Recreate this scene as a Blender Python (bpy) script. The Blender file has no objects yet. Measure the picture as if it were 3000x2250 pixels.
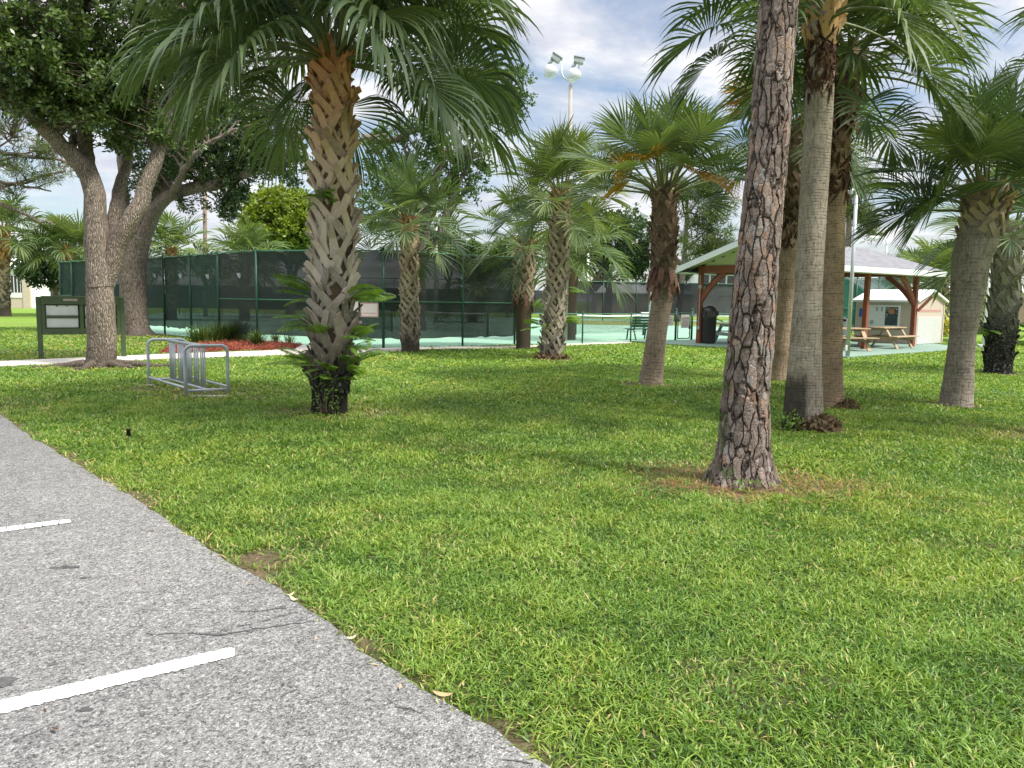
import bpy, math, random
import numpy as np
from mathutils import Vector, Matrix

C = bpy.context.scene.collection
PI = math.pi
R = math.radians
rng = np.random.default_rng(7)

# ------------------------------------------------------------------ camera maths
F = 2250.0
CAM_H = 1.6
PITCH = math.atan(249.0 / F)
ROLL = R(0.85)
_f = np.array([0, math.cos(PITCH), -math.sin(PITCH)])
_r0 = np.array([1.0, 0, 0]); _u0 = np.array([0, math.sin(PITCH), math.cos(PITCH)])
_r = math.cos(ROLL) * _r0 + math.sin(ROLL) * _u0
_u = -math.sin(ROLL) * _r0 + math.cos(ROLL) * _u0
CAM = np.array([0, 0, CAM_H])

def ray(px, py):
    return _f + _r * ((px - 1500) / F) + _u * ((1125 - py) / F)
def G(px, py, z=0.0):                       # point of the ground seen at a pixel of the photograph
    d = ray(px, py)
    return CAM + d * ((z - CAM_H) / d[2])
def P(px, py, depth):                       # point at a known distance
    d = ray(px, py)
    return CAM + d * (depth / d[1])
def G2(px, py):
    p = G(px, py); return (float(p[0]), float(p[1]))
def at(px, depth, z):                       # point at a known distance and height near image column px
    d = ray(px, 876)
    return np.array([d[0] / d[1] * depth, depth, z])

# ------------------------------------------------------------------ mesh helpers
class MB:
    def __init__(self):
        self.v = []; self.f = []; self.t = []; self.m = []; self.uv = []; self.n = 0
    def add(self, v, f, tone=0.5, mi=0, uv=None):
        v = np.asarray(v, dtype=np.float64).reshape(-1, 3); f = np.asarray(f, dtype=np.int64)
        if f.ndim == 1: f = f.reshape(1, -1)
        self.v.append(v); self.f.append(f + self.n)
        t = np.asarray(tone, dtype=np.float64)
        self.t.append(np.full(len(v), float(t)) if t.ndim == 0 else t)
        self.m.append(np.full(len(f), mi))
        self.n += len(v)
        return self
    def box(self, c, s, rz=0.0, tone=0.5, mi=0, rot=None, bevel=0.0):
        x, y, z = [a / 2 for a in s]
        if bevel > 0:
            b = min(bevel, x * .9, y * .9, z * .9)
            o = []
            for zz, k in ((-z, 1), (-z + b, 0), (z - b, 0), (z, 1)):
                xx = x - b * k; yy = y - b * k
                o += [(-xx + b*(1-k), -yy, zz), (xx - b*(1-k), -yy, zz), (xx, -yy + b*(1-k), zz), (xx, yy - b*(1-k), zz),
                      (xx - b*(1-k), yy, zz), (-xx + b*(1-k), yy, zz), (-xx, yy - b*(1-k), zz), (-xx, -yy + b*(1-k), zz)]
            v = np.array(o)
            fs = []
            for L in range(3):
                for k in range(8):
                    a = L * 8 + k; d = L * 8 + (k + 1) % 8
                    fs.append((a, d, d + 8, a + 8))
            caps = [tuple(range(7, -1, -1)), tuple(range(24, 32))]
        else:
            v = np.array([(-x,-y,-z),(x,-y,-z),(x,y,-z),(-x,y,-z),(-x,-y,z),(x,-y,z),(x,y,z),(-x,y,z)])
            fs = [(0,3,2,1),(4,5,6,7),(0,1,5,4),(1,2,6,5),(2,3,7,6),(3,0,4,7)]; caps = []
        if rot is not None: v = v @ np.array(rot).T
        if rz: 
            c_, s_ = math.cos(rz), math.sin(rz); v = v @ np.array([[c_, -s_, 0], [s_, c_, 0], [0, 0, 1]]).T
        v = v + np.array(c)
        n0 = self.n
        self.add(v, fs, tone, mi)
        for cp in caps:
            self.f.append(np.array([cp]) + n0); self.m.append(np.full(1, mi))
        return self
    def bar(self, a, b, w, h, tone=0.5, mi=0, up=(0, 0, 1), bevel=0.0):       # rectangular bar between two points
        a = np.array(a, float); b = np.array(b, float); d = b - a; L = np.linalg.norm(d); d /= L
        up = np.array(up, float)
        if abs(d @ up) > .98: up = np.array([0, 1.0, 0])
        s = np.cross(up, d); s /= np.linalg.norm(s); u = np.cross(d, s)
        return self.box((a + b) / 2, (L, w, h), rot=np.column_stack([d, s, u]), tone=tone, mi=mi, bevel=bevel)
    def tube(self, pts, rad, sides=12, tone=0.5, mi=0, cap=True, wob=0.0, seed=0, flare=None):
        pts = np.asarray(pts, float); n = len(pts)
        rad = np.full(n, rad, float) if np.ndim(rad) == 0 else np.asarray(rad, float)
        tg = np.gradient(pts, axis=0); tg /= np.linalg.norm(tg, axis=1)[:, None] + 1e-9
        ref = np.array([0, 1.0, 0]) if abs(tg[0][1]) < .9 else np.array([1.0, 0, 0])
        S = np.zeros_like(pts); U = np.zeros_like(pts)
        s = np.cross(ref, tg[0]); s /= np.linalg.norm(s)
        for i in range(n):
            s = s - tg[i] * (s @ tg[i]); s /= np.linalg.norm(s); S[i] = s; U[i] = np.cross(tg[i], s)
        a = np.linspace(0, 2 * PI, sides, endpoint=False)
        rr = rad[:, None] * np.ones(sides)[None]
        if wob:
            q = np.random.default_rng(seed)
            for k in range(1, 5):
                rr = rr * (1 + wob / k * np.sin(k * a[None] + q.uniform(0, 6) + np.cumsum(q.normal(0, .25, n))[:, None]))
        if flare is not None: rr = rr * flare(a[None], np.arange(n)[:, None])
        v = pts[:, None] + rr[..., None] * (np.cos(a)[None, :, None] * S[:, None] + np.sin(a)[None, :, None] * U[:, None])
        i = np.arange(n - 1)[:, None]; j = np.arange(sides)[None]; j2 = (j + 1) % sides
        f = np.stack([i * sides + j, i * sides + j2, (i + 1) * sides + j2, (i + 1) * sides + j], -1).reshape(-1, 4)
        n0 = self.n
        tt = np.repeat(tone, sides) if np.ndim(tone) == 1 else tone
        self.add(v.reshape(-1, 3), f, tt, mi)
        if cap:
            self.f.append(np.array([list(range(sides - 1, -1, -1))]) + n0); self.m.append(np.full(1, mi))
            self.f.append(np.array([list(range((n - 1) * sides, n * sides))]) + n0); self.m.append(np.full(1, mi))
        return self
    def lathe(self, prof, sides=20, c=(0, 0, 0), tone=.5, mi=0, rot=None):
        prof = np.asarray(prof, float); n = len(prof); a = np.linspace(0, 2 * PI, sides, endpoint=False)
        v = np.stack([prof[:, 0][:, None] * np.cos(a), prof[:, 0][:, None] * np.sin(a), prof[:, 1][:, None] + 0 * a], -1).reshape(-1, 3)
        if rot is not None: v = v @ np.array(rot).T
        i = np.arange(n - 1)[:, None]; j = np.arange(sides)[None]; j2 = (j + 1) % sides
        f = np.stack([i * sides + j, i * sides + j2, (i + 1) * sides + j2, (i + 1) * sides + j], -1).reshape(-1, 4)
        self.add(v + np.array(c), f, tone, mi); return self
    def poly(self, pts, z0, z1, tone=.5, mi=0):      # prism over a flat outline
        pts = [tuple(p) for p in pts]; n = len(pts)
        ar = sum(pts[i][0] * pts[(i + 1) % n][1] - pts[(i + 1) % n][0] * pts[i][1] for i in range(n))
        if ar < 0: pts = pts[::-1]
        v = [(x, y, z0) for x, y in pts] + [(x, y, z1) for x, y in pts]
        n0 = self.n
        self.add(v, [(i, (i + 1) % n, n + (i + 1) % n, n + i) for i in range(n)], tone, mi)
        self.f.append(np.array([list(range(n, 2 * n))]) + n0); self.m.append(np.full(1, mi))
        return self
    def extrude(self, prof, a, b, mi=0, tone=.5):     # convex 2-D profile in 3-D (list of points) pushed by vector b - a
        prof = np.asarray(prof, float); n = len(prof); d = np.array(b, float) - np.array(a, float)
        n0 = self.n
        self.add(np.vstack([prof, prof + d]), [(i, (i + 1) % n, n + (i + 1) % n, n + i) for i in range(n)], tone, mi)
        self.f.append(np.array([list(range(n - 1, -1, -1))]) + n0); self.m.append(np.full(1, mi))
        self.f.append(np.array([list(range(n, 2 * n))]) + n0); self.m.append(np.full(1, mi))
        return self
    def build(self, name, mats, parent=None, smooth=False, label=None, loc=None, uv=None):
        me = bpy.data.meshes.new(name)
        if not isinstance(mats, (list, tuple)): mats = [mats]
        V = np.vstack(self.v).astype(np.float32); T = np.concatenate(self.t).astype(np.float32)
        me.vertices.add(len(V)); me.vertices.foreach_set('co', V.ravel())
        counts = np.concatenate([np.full(len(f), f.shape[1]) for f in self.f]); loops = np.concatenate([f.ravel() for f in self.f])
        mi = np.concatenate(self.m)
        me.loops.add(len(loops)); me.loops.foreach_set('vertex_index', loops.astype(np.int32))
        st = np.concatenate([[0], np.cumsum(counts)[:-1]])
        me.polygons.add(len(counts)); me.polygons.foreach_set('loop_start', st.astype(np.int32))
        if mi.any(): me.polygons.foreach_set('material_index', mi.astype(np.int32))
        me.polygons.foreach_set('use_smooth', np.full(len(counts), bool(smooth)))
        at_ = me.attributes.new('tone', 'FLOAT', 'POINT'); at_.data.foreach_set('value', T)
        for m in mats: me.materials.append(m)
        me.update(calc_edges=True)
        o = bpy.data.objects.new(name, me); C.objects.link(o)
        if parent is not None: o.parent = parent
        if loc is not None: o.location = loc
        if label: o['label'] = label
        return o

def tag(o, label, cat, group=None, kind=None):
    o['label'] = label
    if cat: o['category'] = cat
    if group: o['group'] = group
    if kind: o['kind'] = kind
    return o
def thing(name, label, cat, loc=(0, 0, 0), rz=0.0, group=None):
    o = bpy.data.objects.new(name, None); C.objects.link(o)
    o.empty_display_size = .2
    o.location = tuple(float(x) for x in loc); o.rotation_euler = (0, 0, rz)
    return tag(o, label, cat, group)
def struct(o, label=None):
    o['kind'] = 'structure'
    if label: o['label'] = label
    return o
def copy_thing(o, loc, rz, label, group=None):
    r_ = o.copy(); C.objects.link(r_); r_.location = tuple(float(x) for x in loc); r_.rotation_euler = (0, 0, rz); r_['label'] = label
    if group: r_['group'] = group
    for ch in list(o.children):
        c = ch.copy(); C.objects.link(c); c.parent = r_
        for g in list(ch.children):
            d = g.copy(); C.objects.link(d); d.parent = c
    return r_
def text_mesh(body, size, name, mat, parent, M, label=None):
    cu = bpy.data.curves.new(name, 'FONT'); cu.body = body; cu.size = size; cu.align_x = 'CENTER'; cu.align_y = 'CENTER'; cu.extrude = .001
    o = bpy.data.objects.new(name, cu); C.objects.link(o)
    dg = bpy.context.evaluated_depsgraph_get()
    me = bpy.data.meshes.new_from_object(o.evaluated_get(dg)); bpy.data.objects.remove(o); bpy.data.curves.remove(cu)
    me.transform(M); me.materials.clear(); me.materials.append(mat)
    o = bpy.data.objects.new(name, me); C.objects.link(o); o.parent = parent
    return o

# value noise for masks
_tab = np.random.default_rng(3).random((256, 256))
def vnoise(x, y):
    xi = np.floor(x).astype(int); yi = np.floor(y).astype(int); fx = x - xi; fy = y - yi
    fx = fx * fx * (3 - 2 * fx); fy = fy * fy * (3 - 2 * fy)
    g = lambda a, b: _tab[a & 255, b & 255]
    return (g(xi, yi) * (1 - fx) + g(xi + 1, yi) * fx) * (1 - fy) + (g(xi, yi + 1) * (1 - fx) + g(xi + 1, yi + 1) * fx) * fy
def fbm(x, y, o=3):
    s = 0; a = .5; t = 0
    for k in range(o):
        s = s + a * vnoise(x * 2 ** k + 17 * k, y * 2 ** k + 31 * k); t += a; a *= .5
    return s / t
def inside(poly, x, y):
    r_ = np.zeros(len(x), bool); n = len(poly)
    for i in range(n):
        x1, y1 = poly[i]; x2, y2 = poly[(i + 1) % n]
        if y1 == y2: continue
        c = ((y1 > y) != (y2 > y)) & (x < (x2 - x1) * (y - y1) / (y2 - y1) + x1)
        r_ ^= c
    return r_

# ------------------------------------------------------------------ materials
def nd(nt, t, ins=None, **props):
    n = nt.nodes.new(t)
    for k, v in props.items(): setattr(n, k, v)
    for k, v in (ins or {}).items():
        s = n.inputs[k]
        if isinstance(v, bpy.types.NodeSocket): nt.links.new(v, s)
        elif v is not None: s.default_value = v
    return n
def c4(c): return (c[0], c[1], c[2], 1.0)
def ramp(nt, fac, stops, interp='LINEAR'):
    n = nd(nt, 'ShaderNodeValToRGB', {0: fac}); e = n.color_ramp.elements; n.color_ramp.interpolation = interp
    while len(e) < len(stops): e.new(0.5)
    for k, (p, c) in enumerate(stops):
        e[k].position = p; e[k].color = c4(c) if not np.isscalar(c) else (c, c, c, 1)
    return n.outputs[0]
def mix(nt, fac, a, b, blend='MIX'):
    n = nt.nodes.new('ShaderNodeMix'); n.data_type = 'RGBA'; n.blend_type = blend
    for k, v in ((0, fac), (6, a), (7, b)):
        if isinstance(v, bpy.types.NodeSocket): nt.links.new(v, n.inputs[k])
        else: n.inputs[k].default_value = v if k == 0 else c4(v)
    return n.outputs[2]
def math_(nt, op, a, b=None, c=None):
    n = nt.nodes.new('ShaderNodeMath'); n.operation = op
    for k, v in enumerate((a, b, c)):
        if v is None: continue
        if isinstance(v, bpy.types.NodeSocket): nt.links.new(v, n.inputs[k])
        else: n.inputs[k].default_value = v
    return n.outputs[0]
def coords(nt, scale=(1, 1, 1), kind='Object', rot=(0, 0, 0)):
    tc = nd(nt, 'ShaderNodeTexCoord')
    return nd(nt, 'ShaderNodeMapping', {0: tc.outputs[kind], 2: rot, 3: scale}).outputs[0]
def noise(nt, vec, scale, detail=3, rough=.55, dist=0):
    return nd(nt, 'ShaderNodeTexNoise', {'Vector': vec, 'Scale': scale, 'Detail': detail, 'Roughness': rough, 'Distortion': dist}).outputs[0]
def attr(nt, name='tone'):
    return nd(nt, 'ShaderNodeAttribute', attribute_name=name).outputs['Fac']
def new_mat(name):
    m = bpy.data.materials.new(name); m.use_nodes = True; nt = m.node_tree; nt.nodes.clear()
    out = nd(nt, 'ShaderNodeOutputMaterial')
    return m, nt, out
def finish(nt, out, col, rough=.7, spec=.3, bump=None, bs=.3, bd=.01, metal=0.0, trans=0.0, tcol=None):
    p = nd(nt, 'ShaderNodeBsdfPrincipled', {'Roughness': rough, 'Specular IOR Level': spec, 'Metallic': metal})
    if isinstance(col, bpy.types.NodeSocket): nt.links.new(col, p.inputs['Base Color'])
    else: p.inputs['Base Color'].default_value = c4(col)
    nrm = None
    if bump is not None:
        b = nd(nt, 'ShaderNodeBump', {'Height': bump, 'Strength': bs, 'Distance': bd}); nrm = b.outputs[0]
        nt.links.new(nrm, p.inputs['Normal'])
    s = p.outputs[0]
    if trans > 0:
        tr = nd(nt, 'ShaderNodeBsdfTranslucent')
        src = tcol if tcol is not None else col
        if isinstance(src, bpy.types.NodeSocket): nt.links.new(src, tr.inputs[0])
        else: tr.inputs[0].default_value = c4(src)
        s = nd(nt, 'ShaderNodeMixShader', {0: trans, 1: s, 2: tr.outputs[0]}).outputs[0]
    nt.links.new(s, out.inputs[0])
    return p

def plain(name, col, rough=.6, spec=.3, var=.15, scale=3.0, metal=0.0, bump=.0):
    m, nt, out = new_mat(name); v = coords(nt)
    a = noise(nt, v, scale, 5, .6)
    c = ramp(nt, a, [(.3, tuple(x * (1 - var) for x in col)), (.7, tuple(min(1, x * (1 + var)) for x in col))])
    finish(nt, out, c, rough, spec, a if bump else None, bump, .02, metal)
    return m
def leafy(name, dark, light, rough=.45, spec=.4, trans=.25, tmul=(1.5, 1.5, .7), nscale=.6):
    m, nt, out = new_mat(name); v = coords(nt)
    t = attr(nt); a = noise(nt, v, nscale, 2)
    f = math_(nt, 'ADD', math_(nt, 'MULTIPLY', t, .75), math_(nt, 'MULTIPLY', math_(nt, 'SUBTRACT', a, .5), .6))
    c = ramp(nt, f, [(0, dark), (.8, light)])
    tc = mix(nt, 1.0, c, tmul, 'MULTIPLY')
    finish(nt, out, c, rough, spec, trans=trans, tcol=tc)
    return m

M = {}
# --- lawn sheet
def mk_lawn():
    m, nt, out = new_mat('lawn_soil'); v = coords(nt)
    b = attr(nt)
    g1 = noise(nt, v, .35, 3); g2 = noise(nt, v, 6, 4, .7); g3 = noise(nt, v, 45, 4, .7)
    gf = math_(nt, 'ADD', math_(nt, 'MULTIPLY', g2, .5), math_(nt, 'MULTIPLY', g3, .5))
    grass = ramp(nt, gf, [(.25, (.055, .11, .016)), (.5, (.14, .25, .035)), (.75, (.25, .35, .06))])
    grass = mix(nt, math_(nt, 'MULTIPLY', ramp(nt, g1, [(.4, 0), (.7, 1)]), .35), grass, (.22, .27, .06))
    soil = ramp(nt, gf, [(.25, (.05, .035, .022)), (.5, (.14, .10, .065)), (.8, (.30, .23, .15))])
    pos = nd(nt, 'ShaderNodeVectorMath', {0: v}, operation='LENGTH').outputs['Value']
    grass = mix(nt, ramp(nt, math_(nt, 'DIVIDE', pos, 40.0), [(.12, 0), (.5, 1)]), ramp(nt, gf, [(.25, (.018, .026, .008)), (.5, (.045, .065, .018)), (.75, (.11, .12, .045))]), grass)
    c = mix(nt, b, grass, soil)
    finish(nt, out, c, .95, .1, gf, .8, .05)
    return m
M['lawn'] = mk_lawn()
def mk_blade():
    m, nt, out = new_mat('grass_blade'); v = coords(nt)
    t = attr(nt)
    n1 = noise(nt, v, .5, 3)
    c = ramp(nt, t, [(0, (.045, .11, .018)), (.42, (.13, .245, .036)), (.80, (.25, .37, .07)), (.9, (.38, .38, .14)), (1, (.48, .40, .22))])
    c = mix(nt, math_(nt, 'MULTIPLY', ramp(nt, n1, [(.38, 0), (.66, 1)]), .5), c, mix(nt, 1.0, c, (1.45, 1.15, .8), 'MULTIPLY'))
    finish(nt, out, c, .45, .4, trans=.32, tcol=mix(nt, 1.0, c, (1.4, 1.4, .6), 'MULTIPLY'))
    return m
M['blade'] = mk_blade()
def mk_asphalt():
    m, nt, out = new_mat('aged_asphalt'); v = coords(nt)
    vo = nd(nt, 'ShaderNodeTexVoronoi', {'Vector': v, 'Scale': 150.0, 'Randomness': 1.0})
    vo2 = nd(nt, 'ShaderNodeTexVoronoi', {'Vector': v, 'Scale': 70.0, 'Randomness': 1.0})
    bw = nd(nt, 'ShaderNodeRGBToBW', {0: vo.outputs['Color']}).outputs[0]
    bw2 = nd(nt, 'ShaderNodeRGBToBW', {0: vo2.outputs['Color']}).outputs[0]
    big = noise(nt, v, .55, 4, .6); mid = noise(nt, v, 9, 3)
    s = math_(nt, 'ADD', math_(nt, 'MULTIPLY', bw, .6), math_(nt, 'MULTIPLY', bw2, .4))
    s = math_(nt, 'SUBTRACT', s, math_(nt, 'MULTIPLY', vo.outputs['Distance'], .25))
    s = math_(nt, 'ADD', s, math_(nt, 'MULTIPLY', math_(nt, 'SUBTRACT', mid, .5), .25))
    c = ramp(nt, s, [(.08, (.06, .06, .06)), (.28, (.16, .158, .153)), (.45, (.225, .222, .215)), (.62, (.32, .315, .305)), (.80, (.50, .495, .48))])
    c = mix(nt, 1.0, c, ramp(nt, big, [(.3, (.80, .80, .81)), (.7, (1.08, 1.07, 1.05))]), 'MULTIPLY')
    finish(nt, out, c, .85, .25, math_(nt, 'SUBTRACT', s, vo.outputs['Distance']), .6, .006)
    return m
M['asphalt'] = mk_asphalt()
M['tar'] = plain('tar_patch', (.075, .075, .075), .8, .3, .5, 30)
M['stain'] = plain('sandy_stain', (.36, .30, .19), .9, .1, .7, 110)
def mk_paint():
    m, nt, out = new_mat('road_paint'); v = coords(nt)
    a = noise(nt, v, 60, 5, .7); b = noise(nt, v, 8, 4)
    c = ramp(nt, math_(nt, 'ADD', math_(nt, 'MULTIPLY', a, .7), math_(nt, 'MULTIPLY', b, .3)), [(.38, (.28, .28, .275)), (.46, (.56, .56, .55)), (.6, (.66, .66, .655))])
    finish(nt, out, c, .7, .3, a, .3, .004); return m
M['paint'] = mk_paint()
def mk_concrete(name, a_, b_):
    m, nt, out = new_mat(name); v = coords(nt)
    a = noise(nt, v, 2, 5, .65); b = noise(nt, v, 70, 3)
    c = ramp(nt, math_(nt, 'ADD', math_(nt, 'MULTIPLY', a, .7), math_(nt, 'MULTIPLY', b, .3)), [(.3, a_), (.7, b_)])
    finish(nt, out, c, .85, .2, b, .2, .005); return m
M['concrete'] = mk_concrete('path_concrete', (.42, .38, .33), (.66, .61, .54))
M['slab'] = mk_concrete('painted_slab', (.16, .24, .20), (.24, .33, .27))
M['court'] = mk_concrete('court_green', (.20, .37, .26), (.26, .43, .32))
M['court_in'] = mk_concrete('court_inner', (.15, .35, .23), (.19, .40, .28))
M['line'] = plain('court_line_paint', (.78, .80, .78), .7, .2, .08)
M['mulch'] = plain('red_mulch', (.17, .045, .028), .9, .1, .75, 30, bump=1.0)
M['mulch2'] = leafy('mulch_chip', (.07, .020, .014), (.34, .10, .06), .9, .1, .0)
# --- palm parts
M['palm_leaf'] = leafy('palm_leaf', (.026, .058, .028), (.16, .215, .08), .5, .32, .22, (1.8, 1.9, .8), .5)
M['palm_leaf_light'] = leafy('palm_leaf_light', (.030, .065, .024), (.19, .24, .07), .5, .32, .28, (1.7, 1.7, .7), .5)
M['petiole'] = leafy('palm_petiole', (.07, .10, .03), (.20, .22, .08), .45, .4, .0)
M['dead_leaf'] = leafy('dead_palm_leaf', (.20, .09, .03), (.52, .33, .14), .7, .2, .25, (1.3, 1.1, .7))
M['yellow_leaf'] = leafy('yellow_palm_leaf', (.30, .15, .02), (.55, .38, .06), .5, .3, .3, (1.3, 1.2, .5))
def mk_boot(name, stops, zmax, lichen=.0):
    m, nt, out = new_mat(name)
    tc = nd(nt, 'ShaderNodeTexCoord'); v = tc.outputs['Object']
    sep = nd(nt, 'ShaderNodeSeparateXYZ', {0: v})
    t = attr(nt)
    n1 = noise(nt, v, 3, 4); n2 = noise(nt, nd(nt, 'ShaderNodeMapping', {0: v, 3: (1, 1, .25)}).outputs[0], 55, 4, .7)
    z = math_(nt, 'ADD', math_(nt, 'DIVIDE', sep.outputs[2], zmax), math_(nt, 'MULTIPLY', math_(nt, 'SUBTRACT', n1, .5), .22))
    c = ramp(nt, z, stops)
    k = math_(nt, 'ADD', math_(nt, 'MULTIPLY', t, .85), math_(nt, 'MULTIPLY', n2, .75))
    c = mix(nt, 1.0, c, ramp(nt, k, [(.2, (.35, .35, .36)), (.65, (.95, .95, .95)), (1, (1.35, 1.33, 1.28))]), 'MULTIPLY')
    if lichen:
        l = noise(nt, v, 22, 5, .7)
        c = mix(nt, math_(nt, 'MULTIPLY', ramp(nt, l, [(.56, 0), (.66, 1)]), lichen), c, (.60, .60, .55))
    finish(nt, out, c, .85, .15, n2, .5, .01)
    return m
def mk_rings(name, a_, b_, ring=26.0, stain=None, lich=.35, crack=.5, rs=.5):
    m, nt, out = new_mat(name)
    tc = nd(nt, 'ShaderNodeTexCoord'); v = tc.outputs['Object']; sep = nd(nt, 'ShaderNodeSeparateXYZ', {0: v})
    warp = noise(nt, v, 3.5, 3)
    z = math_(nt, 'ADD', math_(nt, 'MULTIPLY', sep.outputs[2], ring), math_(nt, 'MULTIPLY', warp, 2.6))
    rg = math_(nt, 'FRACT', z)
    rline = ramp(nt, rg, [(0, 0), (.06, 0), (.22, 1), (1, .75)])
    brk = noise(nt, nd(nt, 'ShaderNodeMapping', {0: v, 3: (6, 6, 18)}).outputs[0], 1.0, 3)
    rline = mix(nt, ramp(nt, brk, [(.42, 0), (.6, 1)]), (1, 1, 1), rline)
    vert = noise(nt, nd(nt, 'ShaderNodeMapping', {0: v, 3: (1, 1, .28)}).outputs[0], 34, 5, .7)
    big = noise(nt, v, 2.2, 5, .65)
    c = ramp(nt, big, [(.3, a_), (.68, b_)])
    c = mix(nt, crack, c, mix(nt, 1.0, c, ramp(nt, vert, [(.34, (.25, .24, .23)), (.52, (1, 1, 1)), (.75, (1.3, 1.28, 1.22))]), 'MULTIPLY'))
    c = mix(nt, rs, c, mix(nt, 1.0, c, rline, 'MULTIPLY'))
    li = noise(nt, nd(nt, 'ShaderNodeMapping', {0: v, 3: (1, 1, .5)}).outputs[0], 26, 5, .75)
    c = mix(nt, math_(nt, 'MULTIPLY', ramp(nt, li, [(.58, 0), (.66, 1)]), lich), c, (.50, .50, .45))
    if stain:
        x0, zt, k = stain
        zz = math_(nt, 'SUBTRACT', zt, sep.outputs[2]); xx = math_(nt, 'SUBTRACT', x0, sep.outputs[0])
        f = math_(nt, 'MULTIPLY', math_(nt, 'MULTIPLY', zz, 2.2), 1.0)
        f = math_(nt, 'MINIMUM', f, math_(nt, 'MULTIPLY', xx, 9.0))
        f = math_(nt, 'ADD', f, math_(nt, 'MULTIPLY', math_(nt, 'SUBTRACT', vert, .5), 1.6))
        c = mix(nt, math_(nt, 'MULTIPLY', ramp(nt, f, [(.1, 0), (.5, 1)]), k), c, (.014, .013, .012))
    h = math_(nt, 'ADD', math_(nt, 'MULTIPLY', rline, .5), vert)
    finish(nt, out, c, .9, .12, h, .7, .02)
    return m
def mk_pine():
    m, nt, out = new_mat('pine_bark')
    tc = nd(nt, 'ShaderNodeTexCoord'); v = tc.outputs['Object']
    w = nd(nt, 'ShaderNodeTexNoise', {'Vector': v, 'Scale': 6.0, 'Detail': 3.0})
    wv = nd(nt, 'ShaderNodeVectorMath', {0: w.outputs['Color'], 1: (.5, .5, .5)}, operation='SUBTRACT').outputs[0]
    wv = nd(nt, 'ShaderNodeVectorMath', {0: wv, 1: (.09, .09, .18)}, operation='MULTIPLY').outputs[0]
    v2 = nd(nt, 'ShaderNodeVectorMath', {0: v, 1: wv}, operation='ADD').outputs[0]
    vm = nd(nt, 'ShaderNodeMapping', {0: v2, 3: (1, 1, .22)}).outputs[0]
    e = nd(nt, 'ShaderNodeTexVoronoi', {'Vector': vm, 'Scale': 15.5, 'Randomness': 1.0}, feature='DISTANCE_TO_EDGE').outputs['Distance']
    cc = nd(nt, 'ShaderNodeTexVoronoi', {'Vector': vm, 'Scale': 15.5, 'Randomness': 1.0}).outputs['Color']
    vm2 = nd(nt, 'ShaderNodeMapping', {0: v2, 3: (1, 1, .4)}).outputs[0]
    e2 = nd(nt, 'ShaderNodeTexVoronoi', {'Vector': vm2, 'Scale': 27.0}, feature='DISTANCE_TO_EDGE').outputs['Distance']
    c2 = nd(nt, 'ShaderNodeTexVoronoi', {'Vector': vm2, 'Scale': 27.0}).outputs['Color']
    s1 = nd(nt, 'ShaderNodeSeparateColor', {0: cc}); s2 = nd(nt, 'ShaderNodeSeparateColor', {0: c2})
    fine = noise(nt, v, 60, 5, .7); mid = noise(nt, v, 14, 4, .6)
    k = math_(nt, 'ADD', math_(nt, 'MULTIPLY', s1.outputs[0], .6), math_(nt, 'MULTIPLY', s2.outputs[0], .4))
    col = ramp(nt, k, [(.2, (.14, .108, .09)), (.42, (.225, .175, .15)), (.58, (.27, .225, .20)), (.74, (.32, .205, .145)), (.85, (.32, .29, .27))])
    col = mix(nt, 1.0, col, ramp(nt, fine, [(.3, (.6, .6, .6)), (.6, (1.1, 1.1, 1.1))]), 'MULTIPLY')
    col = mix(nt, math_(nt, 'MULTIPLY', ramp(nt, mid, [(.6, 0), (.7, 1)]), .5), col, (.40, .38, .35))
    ev = math_(nt, 'ADD', e, math_(nt, 'MULTIPLY', math_(nt, 'SUBTRACT', mid, .5), .10))
    edge = ramp(nt, ev, [(.0, 0), (.10, 1)])
    col = mix(nt, edge, (.016, .012, .011), col)
    edge2 = ramp(nt, e2, [(.0, 0), (.06, 1)])
    col = mix(nt, math_(nt, 'MULTIPLY', math_(nt, 'SUBTRACT', 1.0, edge2), .6), col, (.05, .04, .036))
    sep = nd(nt, 'ShaderNodeSeparateXYZ', {0: v})
    ms = math_(nt, 'MULTIPLY', ramp(nt, noise(nt, v, 7, 4), [(.55, 0), (.63, 1)]), ramp(nt, math_(nt, 'ADD', math_(nt, 'MULTIPLY', sep.outputs[0], -5), math_(nt, 'MULTIPLY', sep.outputs[2], -.35)), [(.0, 0), (.5, 1)]))
    col = mix(nt, math_(nt, 'MULTIPLY', ms, .7), col, (.045, .075, .02))
    h = math_(nt, 'ADD', math_(nt, 'MULTIPLY', edge, .85), math_(nt, 'MULTIPLY', math_(nt, 'MULTIPLY', edge2, s2.outputs[1]), .25))
    h = math_(nt, 'ADD', h, math_(nt, 'MULTIPLY', fine, .12))
    finish(nt, out, col, .9, .12, fine, .4, .01)
    d = nd(nt, 'ShaderNodeDisplacement', {'Height': h, 'Midlevel': .8, 'Scale': .024})
    nt.links.new(d.outputs[0], out.inputs['Displacement'])
    m.displacement_method = 'BOTH'
    return m
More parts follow.
